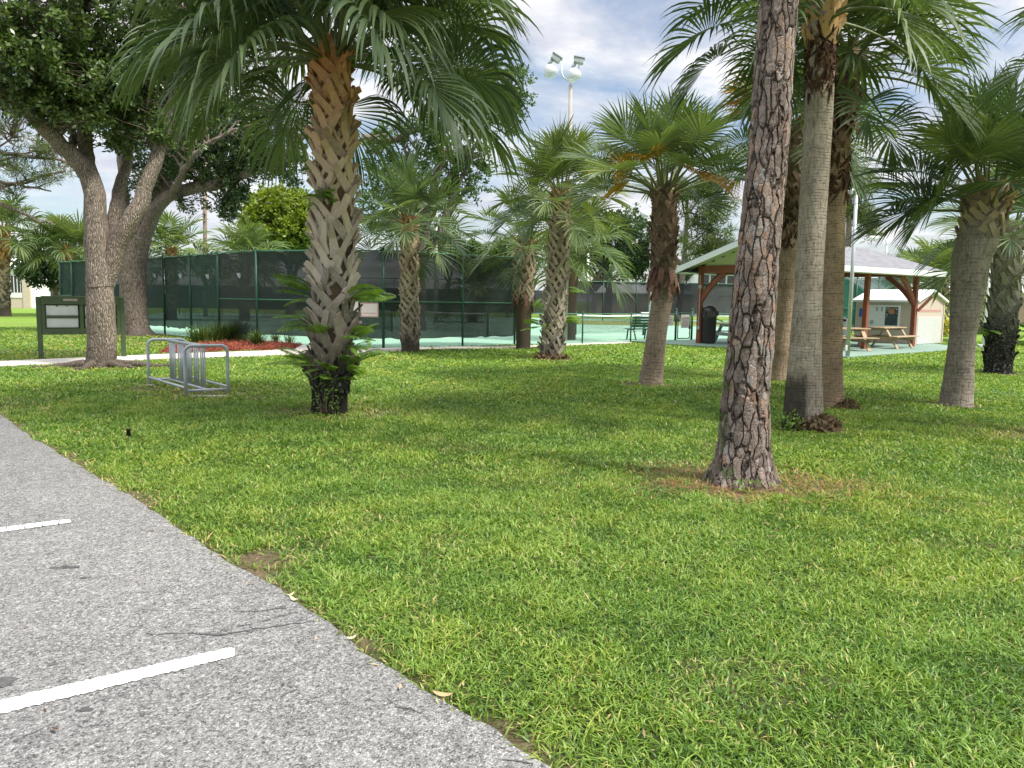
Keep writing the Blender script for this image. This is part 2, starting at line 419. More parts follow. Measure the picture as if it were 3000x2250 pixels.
def mk_oak(name, a_, b_, sc=1.0):
    m, nt, out = new_mat(name)
    tc = nd(nt, 'ShaderNodeTexCoord'); v = tc.outputs['Object']
    w = nd(nt, 'ShaderNodeTexNoise', {'Vector': v, 'Scale': 5.0 * sc, 'Detail': 3.0})
    wv = nd(nt, 'ShaderNodeVectorMath', {0: w.outputs['Color'], 1: (.10, .10, .3)}, operation='MULTIPLY').outputs[0]
    v2 = nd(nt, 'ShaderNodeVectorMath', {0: v, 1: wv}, operation='ADD').outputs[0]
    vm = nd(nt, 'ShaderNodeMapping', {0: v2, 3: (1, 1, .13)}).outputs[0]
    e = nd(nt, 'ShaderNodeTexVoronoi', {'Vector': vm, 'Scale': 36.0 * sc}, feature='DISTANCE_TO_EDGE').outputs['Distance']
    big = noise(nt, v, 1.6, 4); fine = noise(nt, v, 50, 4, .7)
    c = ramp(nt, math_(nt, 'ADD', math_(nt, 'MULTIPLY', big, .6), math_(nt, 'MULTIPLY', fine, .4)), [(.3, a_), (.65, b_)])
    c = mix(nt, ramp(nt, e, [(.0, 0), (.20, 1)]), tuple(x * .30 for x in a_), c)
    sep = nd(nt, 'ShaderNodeSeparateXYZ', {0: v})
    bs_ = math_(nt, 'ADD', math_(nt, 'SUBTRACT', .55, sep.outputs[2]), math_(nt, 'MULTIPLY', math_(nt, 'SUBTRACT', fine, .5), 1.2))
    c = mix(nt, math_(nt, 'MULTIPLY', ramp(nt, bs_, [(0, 0), (.6, 1)]), .7), c, (.03, .024, .02))
    finish(nt, out, c, .9, .12, e, 1.0, .04)
    return m
M['pine'] = mk_pine()
M['oak'] = mk_oak('oak_bark', (.24, .195, .155), (.44, .365, .30))
M['oak2'] = mk_oak('oak_bark_far', (.21, .17, .14), (.39, .32, .27), .8)
M['twig'] = plain('twig_bark', (.13, .10, .08), .9, .1, .3, 8)
M['oak_leaf'] = leafy('oak_leaf', (.028, .062, .020), (.155, .225, .055), .32, .55, .22, (1.7, 1.7, .6), .7)
M['oak_leaf2'] = leafy('oak_leaf_far', (.020, .045, .018), (.095, .15, .04), .38, .5, .18, (1.7, 1.7, .6), .5)
M['leaf_mid'] = leafy('broad_leaf', (.03, .07, .018), (.13, .20, .045), .45, .4, .25, (1.6, 1.6, .6), .3)
M['leaf_bright'] = leafy('ficus_leaf', (.07, .13, .015), (.27, .34, .035), .45, .4, .3, (1.5, 1.4, .5), .35)
M['leaf_dark'] = leafy('dark_leaf', (.022, .05, .022), (.08, .135, .05), .45, .4, .2, (1.5, 1.6, .7), .3)
M['needle'] = leafy('pine_needle', (.035, .065, .02), (.15, .20, .05), .5, .3, .25, (1.5, 1.4, .6), .4)
M['fern'] = leafy('fern_leaf', (.06, .14, .02), (.24, .38, .06), .42, .45, .3, (1.5, 1.5, .5), 1.5)
M['tuft'] = leafy('tuft_blade', (.03, .065, .015), (.13, .19, .05), .5, .3, .25)
M['thatch'] = leafy('dead_thatch', (.06, .042, .025), (.24, .17, .10), .9, .1, .1)
M['croton'] = leafy('yellow_leaf_shrub', (.16, .20, .02), (.75, .60, .03), .4, .4, .25, (1.3, 1.2, .4), 2.5)
# --- built things
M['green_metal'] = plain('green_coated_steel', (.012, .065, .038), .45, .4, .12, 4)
M['green_lit'] = plain('green_steel_lit', (.035, .13, .075), .4, .4, .15, 4)  # paler copy of the coated green, with sunlight put into the colour
def mk_screen(name, col, tr, seam=None):
    m, nt, out = new_mat(name); v = coords(nt)
    a = noise(nt, v, .8, 4); b = noise(nt, nd(nt, 'ShaderNodeMapping', {0: v, 3: (.2, .2, 14)}).outputs[0], 2.0, 2)
    c = ramp(nt, math_(nt, 'ADD', math_(nt, 'MULTIPLY', a, .6), math_(nt, 'MULTIPLY', b, .4)), [(.3, tuple(x * .75 for x in col)), (.7, tuple(x * 1.3 for x in col))])
    d = nd(nt, 'ShaderNodeBsdfPrincipled', {'Base Color': c, 'Roughness': .65, 'Specular IOR Level': .25})
    t = nd(nt, 'ShaderNodeBsdfTransparent')
    f = math_(nt, 'ADD', tr, math_(nt, 'MULTIPLY', math_(nt, 'SUBTRACT', a, .5), .12))
    s = nd(nt, 'ShaderNodeMixShader', {0: f, 1: d.outputs[0], 2: t.outputs[0]})
    nt.links.new(s.outputs[0], out.inputs[0]); return m
M['screen_green'] = mk_screen('green_windscreen', (.008, .030, .027), .075)
M['screen_black'] = mk_screen('black_windscreen', (.012, .015, .017), .075)
M['screen_far'] = mk_screen('far_windscreen', (.016, .018, .022), .07)
M['screen_teal'] = mk_screen('teal_windscreen', (.015, .11, .085), .10)
def mk_link(name, col, cell=.07, wire=.11):
    m, nt, out = new_mat(name)
    a = nd(nt, 'ShaderNodeUVMap'); sep = nd(nt, 'ShaderNodeSeparateXYZ', {0: a.outputs[0]})
    p = math_(nt, 'FRACT', math_(nt, 'DIVIDE', math_(nt, 'ADD', sep.outputs[0], sep.outputs[1]), cell))
    q = math_(nt, 'FRACT', math_(nt, 'DIVIDE', math_(nt, 'SUBTRACT', sep.outputs[0], sep.outputs[1]), cell))
    k = math_(nt, 'MAXIMUM', math_(nt, 'LESS_THAN', p, wire), math_(nt, 'LESS_THAN', q, wire))
    d = nd(nt, 'ShaderNodeBsdfPrincipled', {'Base Color': c4(col), 'Roughness': .4, 'Specular IOR Level': .5})
    t = nd(nt, 'ShaderNodeBsdfTransparent')
    s = nd(nt, 'ShaderNodeMixShader', {0: k, 1: t.outputs[0], 2: d.outputs[0]})
    nt.links.new(s.outputs[0], out.inputs[0]); return m
M['link'] = mk_link('chain_link_wire', (.03, .09, .06), .07, .065)
M['net'] = mk_link('net_mesh', (.02, .02, .02), .05, .22)
M['galv'] = plain('galvanised_steel', (.42, .45, .46), .42, .5, .12, 5, .35)
M['rack'] = plain('grey_painted_pipe', (.40, .43, .455), .42, .5, .12, 9, .2)
M['white'] = plain('white_paint', (.74, .75, .74), .55, .3, .06)
M['white_metal'] = plain('white_roof_metal', (.80, .81, .82), .45, .4, .04)
M['olive'] = plain('dark_olive_paint', (.052, .082, .035), .5, .4, .12, 5)
M['panel'] = plain('frosted_panel', (.50, .55, .52), .18, .6, .10, 2)
M['plaque'] = plain('bronze_plaque', (.30, .25, .22), .5, .4, .2, 30)
M['pale'] = plain('pale_plaque', (.62, .64, .58), .5, .4, .15, 40)
M['black'] = plain('black_plastic', (.012, .012, .013), .45, .4, .2)
M['bin'] = plain('dark_bin_plastic', (.035, .030, .030), .35, .5, .2)
M['stain_red'] = plain('red_brown_stain', (.23, .075, .045), .6, .3, .22, 6)
M['soffit'] = plain('cream_siding', (.56, .58, .42), .7, .2, .05)
def mk_shingle():
    m, nt, out = new_mat('grey_shingle'); v = coords(nt)
    br = nd(nt, 'ShaderNodeTexBrick', {'Vector': v, 'Color1': (.17, .17, .185, 1), 'Color2': (.24, .24, .255, 1), 'Mortar': (.10, .10, .11, 1), 'Scale': 3.2, 'Mortar Size': .012, 'Brick Width': .9, 'Row Height': .42})
    a = noise(nt, v, 40, 4, .7)
    c = mix(nt, 1.0, br.outputs[0], ramp(nt, a, [(.3, (.75, .75, .75)), (.7, (1.15, 1.15, 1.15))]), 'MULTIPLY')
    finish(nt, out, c, .85, .15, a, .3, .01); return m
M['shingle'] = mk_shingle()
M['fascia'] = plain('white_fascia', (.66, .70, .70), .5, .3, .05)
def mk_wood():
    m, nt, out = new_mat('pine_planks'); v = coords(nt, (1, 12, 12))
    a = noise(nt, v, 3, 4); b = attr(nt)
    c = ramp(nt, math_(nt, 'ADD', math_(nt, 'MULTIPLY', a, .6), math_(nt, 'MULTIPLY', b, .4)), [(.25, (.28, .20, .12)), (.75, (.52, .40, .26))])
    finish(nt, out, c, .7, .25, a, .2, .01); return m
M['wood'] = mk_wood()
M['grey_wood'] = plain('weathered_grey_top', (.40, .42, .40), .6, .3, .12)
M['stucco'] = plain('tan_stucco', (.50, .42, .36), .85, .15, .06, 20)
M['stucco2'] = plain('beige_wall', (.50, .45, .38), .85, .15, .06, 4)
M['hatch'] = plain('hatch_paint', (.52, .52, .50), .6, .2, .05)
def mk_brick():
    m, nt, out = new_mat('pink_brick'); v = coords(nt, (1, 1, 1), rot=(PI / 2, 0, 0))
    br = nd(nt, 'ShaderNodeTexBrick', {'Vector': v, 'Color1': (.52, .38, .30, 1), 'Color2': (.60, .47, .38, 1), 'Mortar': (.62, .58, .52, 1), 'Scale': 1.0, 'Mortar Size': .012, 'Brick Width': .24, 'Row Height': .09})
    finish(nt, out, br.outputs[0], .85, .15); return m
M['brick'] = mk_brick()
M['glass_dark'] = plain('dark_screen_glass', (.03, .03, .035), .2, .6, .3, 2)
M['brown_wall'] = plain('brown_wall', (.25, .19, .14), .8, .2, .15)
M['paper'] = plain('paper_white', (.70, .71, .72), .7, .2, .06, 8)
M['paper_grey'] = plain('paper_grey', (.35, .37, .40), .7, .2, .2, 12)
M['chalk'] = plain('dark_notice_board', (.055, .075, .085), .5, .3, .5, 14)
M['poster'] = plain('orange_poster', (.42, .19, .09), .6, .3, .35, 18)
M['blue'] = plain('blue_poster', (.05, .12, .40), .6, .3, .3, 10)
M['sign_red'] = plain('sign_red', (.50, .07, .07), .5, .3, .1)
M['sign_pink'] = plain('faded_red_print', (.66, .34, .32), .6, .3, .2, 12)
M['cream'] = plain('cream_sign', (.74, .70, .66), .5, .3, .05)
M['pole_wood'] = plain('utility_pole_wood', (.26, .19, .145), .85, .15, .2, 4)
M['tan_pole'] = plain('tan_concrete_pole', (.36, .335, .30), .8, .2, .1)
def mk_lens():
    m, nt, out = new_mat('clear_reflector'); 
    g = nd(nt, 'ShaderNodeBsdfPrincipled', {'Base Color': (.80, .82, .82, 1), 'Roughness': .12, 'Specular IOR Level': .6})
    t = nd(nt, 'ShaderNodeBsdfTransparent', {0: (.92, .93, .94, 1)})
    s = nd(nt, 'ShaderNodeMixShader', {0: .45, 1: g.outputs[0], 2: t.outputs[0]}); nt.links.new(s.outputs[0], out.inputs[0]); return m
M['lens'] = mk_lens()

# ------------------------------------------------------------------ the layout on the ground
edge_px = [(0, 1219), (83, 1274), (188, 1342), (307, 1415), (380, 1454), (542, 1570), (723, 1679), (802, 1733), (952, 1834), (1107, 1940), (1310, 2062), (1591, 2245)]
edge = [G2(*p) for p in edge_px]
ed = np.array(edge[-1]) - np.array(edge[0]); ed /= np.linalg.norm(ed)
e_far = tuple(np.array(edge[0]) - ed * 26); e_near = tuple(np.array(edge[-1]) + ed * 9)
fine = []
for a_, b_ in zip([e_far] + edge, edge + [e_near]):
    n = max(2, int(np.hypot(b_[0] - a_[0], b_[1] - a_[1]) / .12))
    for k in range(n):
        t = k / n; x = a_[0] + (b_[0] - a_[0]) * t; y = a_[1] + (b_[1] - a_[1]) * t
        w = (fbm(np.array([x * 2.3 + 40]), np.array([y * 2.3]))[0] - .5) * .08 + rng.normal(0, .006)
        fine.append((x + w * ed[1], y - w * ed[0]))
asph = fine + [tuple(np.array(e_near) + np.array([-12.0, -10])), (-75, -14), (-75, e_far[1] + 6)]
path_lo = [(-400, 1094), (0, 1075), (246, 1064), (500, 1053), (800, 1042.5), (1020, 1037), (1110, 1033), (1256, 1024.5), (1513, 1020.5), (1558, 1018.5), (1710, 1011), (1850, 1006)]
path_hi = [(1850, 1001), (1710, 1006.5), (1558, 1013), (1513, 1015), (1356, 1016.5), (1123, 1021), (1020, 1023), (872, 1011), (800, 1028), (500, 1038), (246, 1049), (0, 1060), (-400, 1077)]
path = [G2(*p) for p in path_lo] + [G2(*p) for p in path_hi]
mulch = [G2(*p) for p in [(462, 1036), (640, 1031), (860, 1025), (885, 1012), (800, 1003), (700, 1001), (600, 1006), (500, 1016)]]
FP = {k: at(*v) for k, v in dict(L=(179, 37, 0), L2=(213, 36.2, 0), A=(480, 30.6, 0), B=(558, 28.9, 0), Cc=(640, 27.2, 0), D=(752, 25.2, 0), E=(1123, 24.0, 0), Ff=(1356, 25.8, 0), Gg=(1509, 26.9, 0)).items()}
FG = [(1709, 28.1), (1851, 29.7), (1983, 31.2), (2030, 31.8)]
FG = [at(p, d, 0) for p, d in FG]
ex = FG[-1] + (FG[-1] - FG[0]) / np.linalg.norm(FG[-1] - FG[0]) * 7.5
e1 = np.array([.86, .51]); e2 = np.array([-.51, .86])
court = [tuple(FP[k][:2]) for k in ('L', 'A', 'D', 'E', 'Gg')] + [tuple(p[:2]) for p in FG] + [tuple(ex[:2]), (36, 66), (-30, 66)]
slab = [G2(1850, 1001), G2(1905, 1007), G2(2126, 1020), (8.6, 24.4), (10.0, 22.9), G2(2620, 1039), G2(2767, 1029), G2(2795, 1017), (17.6, 33.2), (13, 36), tuple((FG[-1] + (FG[-1]-FG[0])*.3)[:2] + np.array([0, -.05])), tuple(FG[2][:2] - np.array([0, .06]))]

# palm and tree foot points: name, px, py
FOOT = dict(P1=(965, 1207), P2=(1202, 1030), P3=(1533, 1021), P4=(1614, 1050), P5=(1905, 1125), P6=(2279, 1114), P7=(2353, 1253), P8=(2436, 1192), P9=(2801, 1186), P10=(2922, 1093), PINE=(2172, 1412), OAK=(294, 1074), OAK2=(400, 982))
foot = {k: G(*v) for k, v in FOOT.items()}
bare_pts = [(foot['P1'], .75, .8), (foot['PINE'], .55, .9), (foot['OAK'], 1.0, .8), (foot['OAK2'], 2.6, .8), (foot['P4'], .7, 1), (foot['P5'], .5, .8), (foot['P7'], .45, 1), (foot['P8'], .45, .9), (foot['P9'], .45, .9), (foot['P10'], .6, 1), (foot['P2'], .5, .8), (foot['P3'], .4, .8), (foot['P6'], .45, .8),
            (G(230, 1045), 1.7, .55), (G(600, 1150), .95, .75), (G(450, 1140), .7, .7), (G(30, 1190), .8, .55), (G(740, 1635), .16, .9), (G(2980, 1265), .8, .8), (G(1180, 1050), .9, .5), (G(330, 1010), 2.2, .5), (G(160, 1030), 1.6, .5), (G(2400, 1417), .5, .7), (G(2000, 1380), .5, .55)]
def bare_at(x, y):
    b = np.zeros_like(x)
    w = fbm(x * 2.2, y * 2.2, 3); w2 = fbm(x * 9 + 50, y * 9, 2)
    for p, r_, s in bare_pts:
        d = np.hypot(x - p[0], (y - p[1]) * 1.05)
        b = np.maximum(b, s * np.clip(1.55 - d / r_ + (w - .5) * 1.9 + (w2 - .5) * .8, 0, 1))
    # thin strip of soil along the tarmac
    dn = (x - edge[0][0]) * ed[1] - (y - edge[0][1]) * ed[0]
    d_ = -dn if dn.mean() < 0 else dn
    b = np.maximum(b, np.clip(1.0 - np.abs(dn) / .16 + (w - .5) * 1.9, 0, 1) * .9)
    b = np.maximum(b, np.clip((w - .60) * 4.0, 0, .30))
    return b

# lawn: one sheet, fine near the camera and reaching to the horizon
def axis(lo, hi, step, far, growth=1.18):
    a = list(np.arange(lo, hi, step)); s = step
    while a[-1] < far: s *= growth; a.append(a[-1] + s)
    s = step
    while a[0] > -far: s *= growth; a.insert(0, a[0] - s)
    return np.array(a)
gx = axis(-13, 15, .11, 900); gy = axis(1, 25, .11, 900)
X, Y = np.meshgrid(gx, gy); xs = X.ravel(); ys = Y.ravel()
b = bare_at(xs, ys)
zz = (fbm(xs * .8, ys * .8) - .5) * .035 * np.clip(1 - np.abs(ys - 9) / 30, 0, 1)
nearhard = inside(asph, xs, ys) | inside(path, xs, ys) | inside(slab, xs, ys) | inside(court, xs, ys)
zz = np.where(nearhard, -.02, np.minimum(zz, .012)) - .004
nx, ny = len(gx), len(gy)
i = np.arange(ny - 1)[:, None]; j = np.arange(nx - 1)[None]
q = np.stack([i * nx + j, i * nx + j + 1, (i + 1) * nx + j + 1, (i + 1) * nx + j], -1).reshape(-1, 4)
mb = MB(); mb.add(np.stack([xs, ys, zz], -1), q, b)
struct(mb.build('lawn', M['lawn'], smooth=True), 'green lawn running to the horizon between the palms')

# parking lot with cracks and stains
mb = MB(); mb.poly(asph, -.03, .012)
def ribbon(mb, pts, w, z, mi, q):
    pts = np.array(pts, float); out = []
    n = max(3, int(sum(np.hypot(*(pts[k + 1] - pts[k])) for k in range(len(pts) - 1)) / .03))
    seg = np.linspace(0, len(pts) - 1, n); px = np.interp(seg, range(len(pts)), pts[:, 0]) + q.normal(0, .007, n); py = np.interp(seg, range(len(pts)), pts[:, 1]) + q.normal(0, .007, n)
    ww = w * np.abs(q.normal(.8, .5, n)) * np.sin(np.linspace(.15, PI - .15, n)) ** .5 + .0008
    v = np.empty((2 * n, 3)); v[0::2] = np.stack([px, py + ww, np.full(n, z)], -1); v[1::2] = np.stack([px, py - ww, np.full(n, z)], -1)
    k = np.arange(n - 1) * 2
    mb.add(v, np.stack([k + 1, k + 3, k + 2, k], -1), .5, mi)
q_ = np.random.default_rng(5)
cr = [[(430, 1865), (560, 1862), (640, 1868), (700, 1858), (760, 1850), (850, 1836), (920, 1826)], [(640, 1868), (700, 1842), (800, 1820), (870, 1800)],
      [(690, 1800), (780, 1795), (850, 1785)], [(250, 1745), (310, 1720), (380, 1690), (440, 1660)], [(0, 2200), (110, 2150), (230, 2095), (330, 2040)],
      [(1150, 2065), (1190, 2085), (1230, 2100)], [(1560, 2250), (1470, 2235), (1440, 2222)], [(380, 1860), (430, 1800), (500, 1720), (560, 1640)]]
for k, c in enumerate(cr):
    ribbon(mb, [G2(*p) for p in c], [.006, .003, .002, .0016, .002, .004, .003, .0015][k], .0155, 1, q_)
def blob(mb, c, rx, ry, z, mi, q, rot=0, n=26):
    a = np.linspace(0, 2 * PI, n, endpoint=False); r_ = 1 + np.convolve(np.tile(q.normal(0, .35, n), 3), [.25, .5, .25], 'same')[n:2 * n]
    x = rx * r_ * np.cos(a); y = ry * r_ * np.sin(a)
    v = np.stack([c[0] + x * math.cos(rot) - y * math.sin(rot), c[1] + x * math.sin(rot) + y * math.cos(rot), np.full(n, z)], -1)
    n0 = mb.n; mb.add(np.vstack([v, [[c[0], c[1], z]]]), [(k, (k + 1) % n, n) for k in range(n)], .5, mi)
for (px, py), rx, ry, mi in (((196, 1668), .075, .022, 1), ((8, 2008), .05, .035, 1), ((150, 1957), .012, .01, 1), ((250, 2090), .03, .012, 1), ((245, 1700), .02, .01, 1)):
    blob(mb, G2(px, py), rx, ry, .0152, mi, q_, .1)
struct(mb.build('parking_lot', [M['asphalt'], M['tar'], M['stain']]), 'grey aged tarmac of the parking lot')
# painted bay lines
def bay_line(a, b, c, d):                       # two long edges: a-b upper, d-c lower
    q = np.random.default_rng(int(a[0] + b[0])); up = np.array([G2(*a), G2(*b)]); lo = np.array([G2(*d), G2(*c)])
    up[0] -= (up[1] - up[0]) * .9; lo[0] -= (lo[1] - lo[0]) * .9
    n = 160; t = np.linspace(0, 1, n)[:, None]
    U = up[0] + (up[1] - up[0]) * t + q.normal(0, .004, (n, 2)); L = lo[0] + (lo[1] - lo[0]) * t + q.normal(0, .004, (n, 2))
    dd = up[1] - up[0]; dd = dd / np.linalg.norm(dd)
    for k, s in enumerate((.05, .035, .02, .01)): U[-1 - k] -= (U[-1 - k] - L[-1 - k]) * s * 4
    for k, s in enumerate((.05, .035, .02, .01)): L[-1 - k] += (U[-1 - k] - L[-1 - k]) * s * 3
    v = np.empty((2 * n, 3)); v[0::2, :2] = U; v[1::2, :2] = L; v[:, 2] = .0165
    k = np.arange(n - 1) * 2
    m_ = MB(); m_.add(v, np.stack([k + 1, k + 3, k + 2, k], -1)); return m_
struct(bay_line((0, 2062), (688, 1903), (694, 1931), (0, 2103)).build('bay_line', M['paint']), 'nearer white bay line across the tarmac')
struct(bay_line((0, 1552), (205, 1526), (210, 1537), (0, 1566)).build('bay_line', M['paint']), 'farther short white bay line at the left edge')

mb = MB(); mb.poly(path, -.03, .02); struct(mb.build('footpath', M['concrete']), 'pale concrete footpath along the fence')
mb = MB(); mb.poly(court, -.03, .008); struct(mb.build('tennis_court', M['court']), 'pale green tennis court surface')
mb = MB(); mb.poly(slab, -.03, .035); struct(mb.build('patio_slab', M['slab']), 'green painted concrete slab under the pavilion')
mb = MB(); mb.poly([G2(1620, 950), G2(2150, 958), G2(2150, 944), G2(1620, 938)], -.02, .013); struct(mb.build('grass_strip', M['lawn']))
# court lines
def stripe(mb, a, b, w, z):
    a = np.array(a); b = np.array(b); d = (b - a) / np.linalg.norm(b - a); s = np.array([-d[1], d[0]]) * w / 2
    mb.add([(*(a - s), z), (*(b - s), z), (*(b + s), z), (*(a + s), z)], [(0, 1, 2, 3)])
mb = MB()
for o in (np.array([-4.5, 31.0]), np.array([10.5, 40.5])):
    for k in (0, 1.37, 9.6, 10.97): stripe(mb, o + e2 * (k - 1), o + e2 * (k - 1) + e1 * 14.5, .06, .0135)
    for k in (0, 5.5, 14.5): stripe(mb, o + e1 * k - e2, o + e1 * k + e2 * 9.97, .06, .0135)
for p, q_2 in (((1450, 1012), (1850, 992)), ((1560, 985), (1900, 978)), ((1500, 999), (1860, 1000)), ((1890, 972), (2120, 976)), ((1890, 984), (2110, 988)), ((700, 1004), (1100, 1006))):
    stripe(mb, G2(*p), G2(*q_2), .06, .0165)
struct(mb.build('court_lines', M['line']))

# ------------------------------------------------------------------ grass
def grass_zone(y0, y1, dens, w, h, q, mb, xm=1.8, tone_mu=.46):
    area_w = .68 * y1 + xm
    n = int(dens * (y1 - y0) * 2 * area_w)
    x = q.uniform(-area_w, area_w, n); y = q.uniform(y0, y1, n)
    k = (np.abs(x) < .68 * y + xm)
    x, y = x[k], y[k]
    xj = x + q.normal(0, .022, len(x)); yj = y + q.normal(0, .022, len(x)); k = ~(inside(asph, xj, yj) | inside(path, x, y) | inside(court, x, y) | inside(slab, x, y) | inside(mulch, x, y)); x, y = x[k], y[k]
    b = bare_at(x, y); k = q.random(len(x)) > b * .97; x, y, b = x[k], y[k], b[k]
    cl = fbm(x * 3.1, y * 3.1, 3); fine_ = fbm(x * 14 + 9, y * 14, 2)
    k = q.random(len(x)) < np.clip(.35 + 1.3 * fine_, 0, 1); x, y, b, cl = x[k], y[k], b[k], cl[k]
    n = len(x)
    H = h * q.uniform(.55, 1.35, n) * (.55 + .9 * cl); az = q.uniform(0, 2 * PI, n); lean = np.abs(q.normal(.95, .55, n))
    W = w * q.uniform(.6, 1.3, n)
    dx, dy = np.cos(az), np.sin(az); tw = az + PI / 2 + q.normal(0, .7, n); sx, sy = np.cos(tw) * W / 2, np.sin(tw) * W / 2
    z0 = np.full(n, -.004)
    v = np.empty((n, 6, 3))
    for lv, (t, ww) in enumerate(((0, .7), (.55, 1.0), (1.0, .12))):
        cx = x + dx * H * lean * t ** 1.6; cy = y + dy * H * lean * t ** 1.6; cz = z0 + H * (t - .30 * t * t * np.minimum(lean, 1.3))
        v[:, 2 * lv, 0] = cx - sx * ww; v[:, 2 * lv, 1] = cy - sy * ww; v[:, 2 * lv, 2] = cz
        v[:, 2 * lv + 1, 0] = cx + sx * ww; v[:, 2 * lv + 1, 1] = cy + sy * ww; v[:, 2 * lv + 1, 2] = cz
    base = np.arange(n)[:, None] * 6
    f = np.concatenate([base + np.array([[0, 1, 3, 2]]), base + np.array([[2, 3, 5, 4]])])
    tone = np.clip(q.normal(tone_mu, .22, n) + (cl - .5) * .7, .02, .84)
    dry = q.random(n) < .022 + .22 * b; tone[dry] = q.uniform(.88, 1.0, dry.sum())
    mb.add(v.reshape(-1, 3), f, np.repeat(tone, 6))
mb = MB(); q = np.random.default_rng(11)
grass_zone(1.6, 4.2, 8600, .0078, .040, q, mb)
grass_zone(4.2, 7.0, 5600, .0092, .041, q, mb)
grass_zone(7.0, 11.5, 2300, .014, .046, q, mb)
grass_zone(11.5, 19, 900, .024, .05, q, mb)
grass_zone(19, 34, 230, .05, .055, q, mb, 3)
go = mb.build('grass', M['blade'])
tag(go, 'short green grass blades covering the lawn', 'grass', kind='stuff')

# ------------------------------------------------------------------ palms
def unit(v): return v / (np.linalg.norm(v, axis=-1, keepdims=True) + 1e-9)
def frond(mbl, mbp, o, az, el, pet, fan, nl, droop, q, tone=.5, mi=0, K=6, sag=.25, spread=125, fold=.35, wid=1.0, pr=.016):
    d = np.array([math.cos(el) * math.cos(az), math.cos(el) * math.sin(az), math.sin(el)])
    s = np.linspace(0, 1, 6)[:, None]
    pts = o + d * pet * s - np.array([0, 0, 1.0]) * sag * pet * s ** 2
    mbp.tube(pts, np.linspace(pr * 1.5, pr * .75, 6), 5, tone=tone, mi=mi, cap=False)
    T = unit(pts[-1] - pts[-2]); S = np.cross(T, [0, 0, 1.0])
    if np.linalg.norm(S) < .15: S = np.array([-math.sin(az), math.cos(az), 0.0])
    S = unit(S); rollq = q.normal(0, .35)
    N = np.cross(S, T); S, N = S * math.cos(rollq) + N * math.sin(rollq), N * math.cos(rollq) - S * math.sin(rollq)
    u = np.linspace(-1, 1, nl); th = u * R(spread) + q.normal(0, .02, nl)
    sc = (1 - np.abs(u)) ** 1.2
    Lc = .38 * fan
    og = pts[-1] + T * (sc * Lc)[:, None] - N * (.30 * Lc * sc ** 2)[:, None]
    Tl = unit(T[None] - N[None] * (.55 * sc)[:, None])
    dr = unit(Tl * np.cos(th)[:, None] + S * np.sin(th)[:, None] + N * (fold * np.abs(np.sin(th)) + .05)[:, None])
    L = fan * (.66 + .30 * np.cos(th * .8)) * q.uniform(.88, 1.08, nl) * (1 - .30 * sc)
    t = np.linspace(0, 1, K + 1)
    g = np.array([0, 0, -1.0]); dd = droop * q.uniform(.55, 1.5, nl)
    w_t = np.clip(t - .22, 0, 1) ** 1.35
    D = unit(dr[:, None] + g * (dd[:, None] * w_t[None] * 1.9)[..., None] + q.normal(0, .05, (nl, 1, 3)) * t[None, :, None])
    step = (L / K)[:, None, None] * D
    pos = og[:, None] + np.concatenate([np.zeros((nl, 1, 3)), np.cumsum(step[:, :-1], 1)], 1)
    nrm = unit(np.cross(S[None], Tl) if False else N[None] - dr * (dr @ N)[:, None])
    al = np.where(np.arange(nl) % 2 == 0, 1, -1) * q.uniform(.25, .6, nl)
    Wd = unit(np.cross(D, nrm[:, None])); Nn = np.cross(Wd, D)
    Wd = Wd * np.cos(al)[:, None, None] + Nn * np.sin(al)[:, None, None]
    dth = R(spread) * 2 / nl
    wmax = .047 * fan * wid
    prof = np.interp(t, [0, .35, .55, .78, 1], [1, 1, .82, .42, .04])
    w = np.minimum((L[:, None] * t[None] * dth + .004) * 1.22, wmax) * prof[None]
    v = np.stack([pos - Wd * w[..., None] / 2, pos + Wd * w[..., None] / 2], 2)      # nl, K+1, 2, 3
    base = (np.arange(nl) * (K + 1) * 2)[:, None] + (np.arange(K) * 2)[None]
    f = np.stack([base, base + 1, base + 3, base + 2], -1).reshape(-1, 4)
    tn = np.clip(tone + q.normal(0, .10, nl), 0, 1)
    mbl.add(v.reshape(-1, 3), f, np.repeat(tn, (K + 1) * 2), mi)

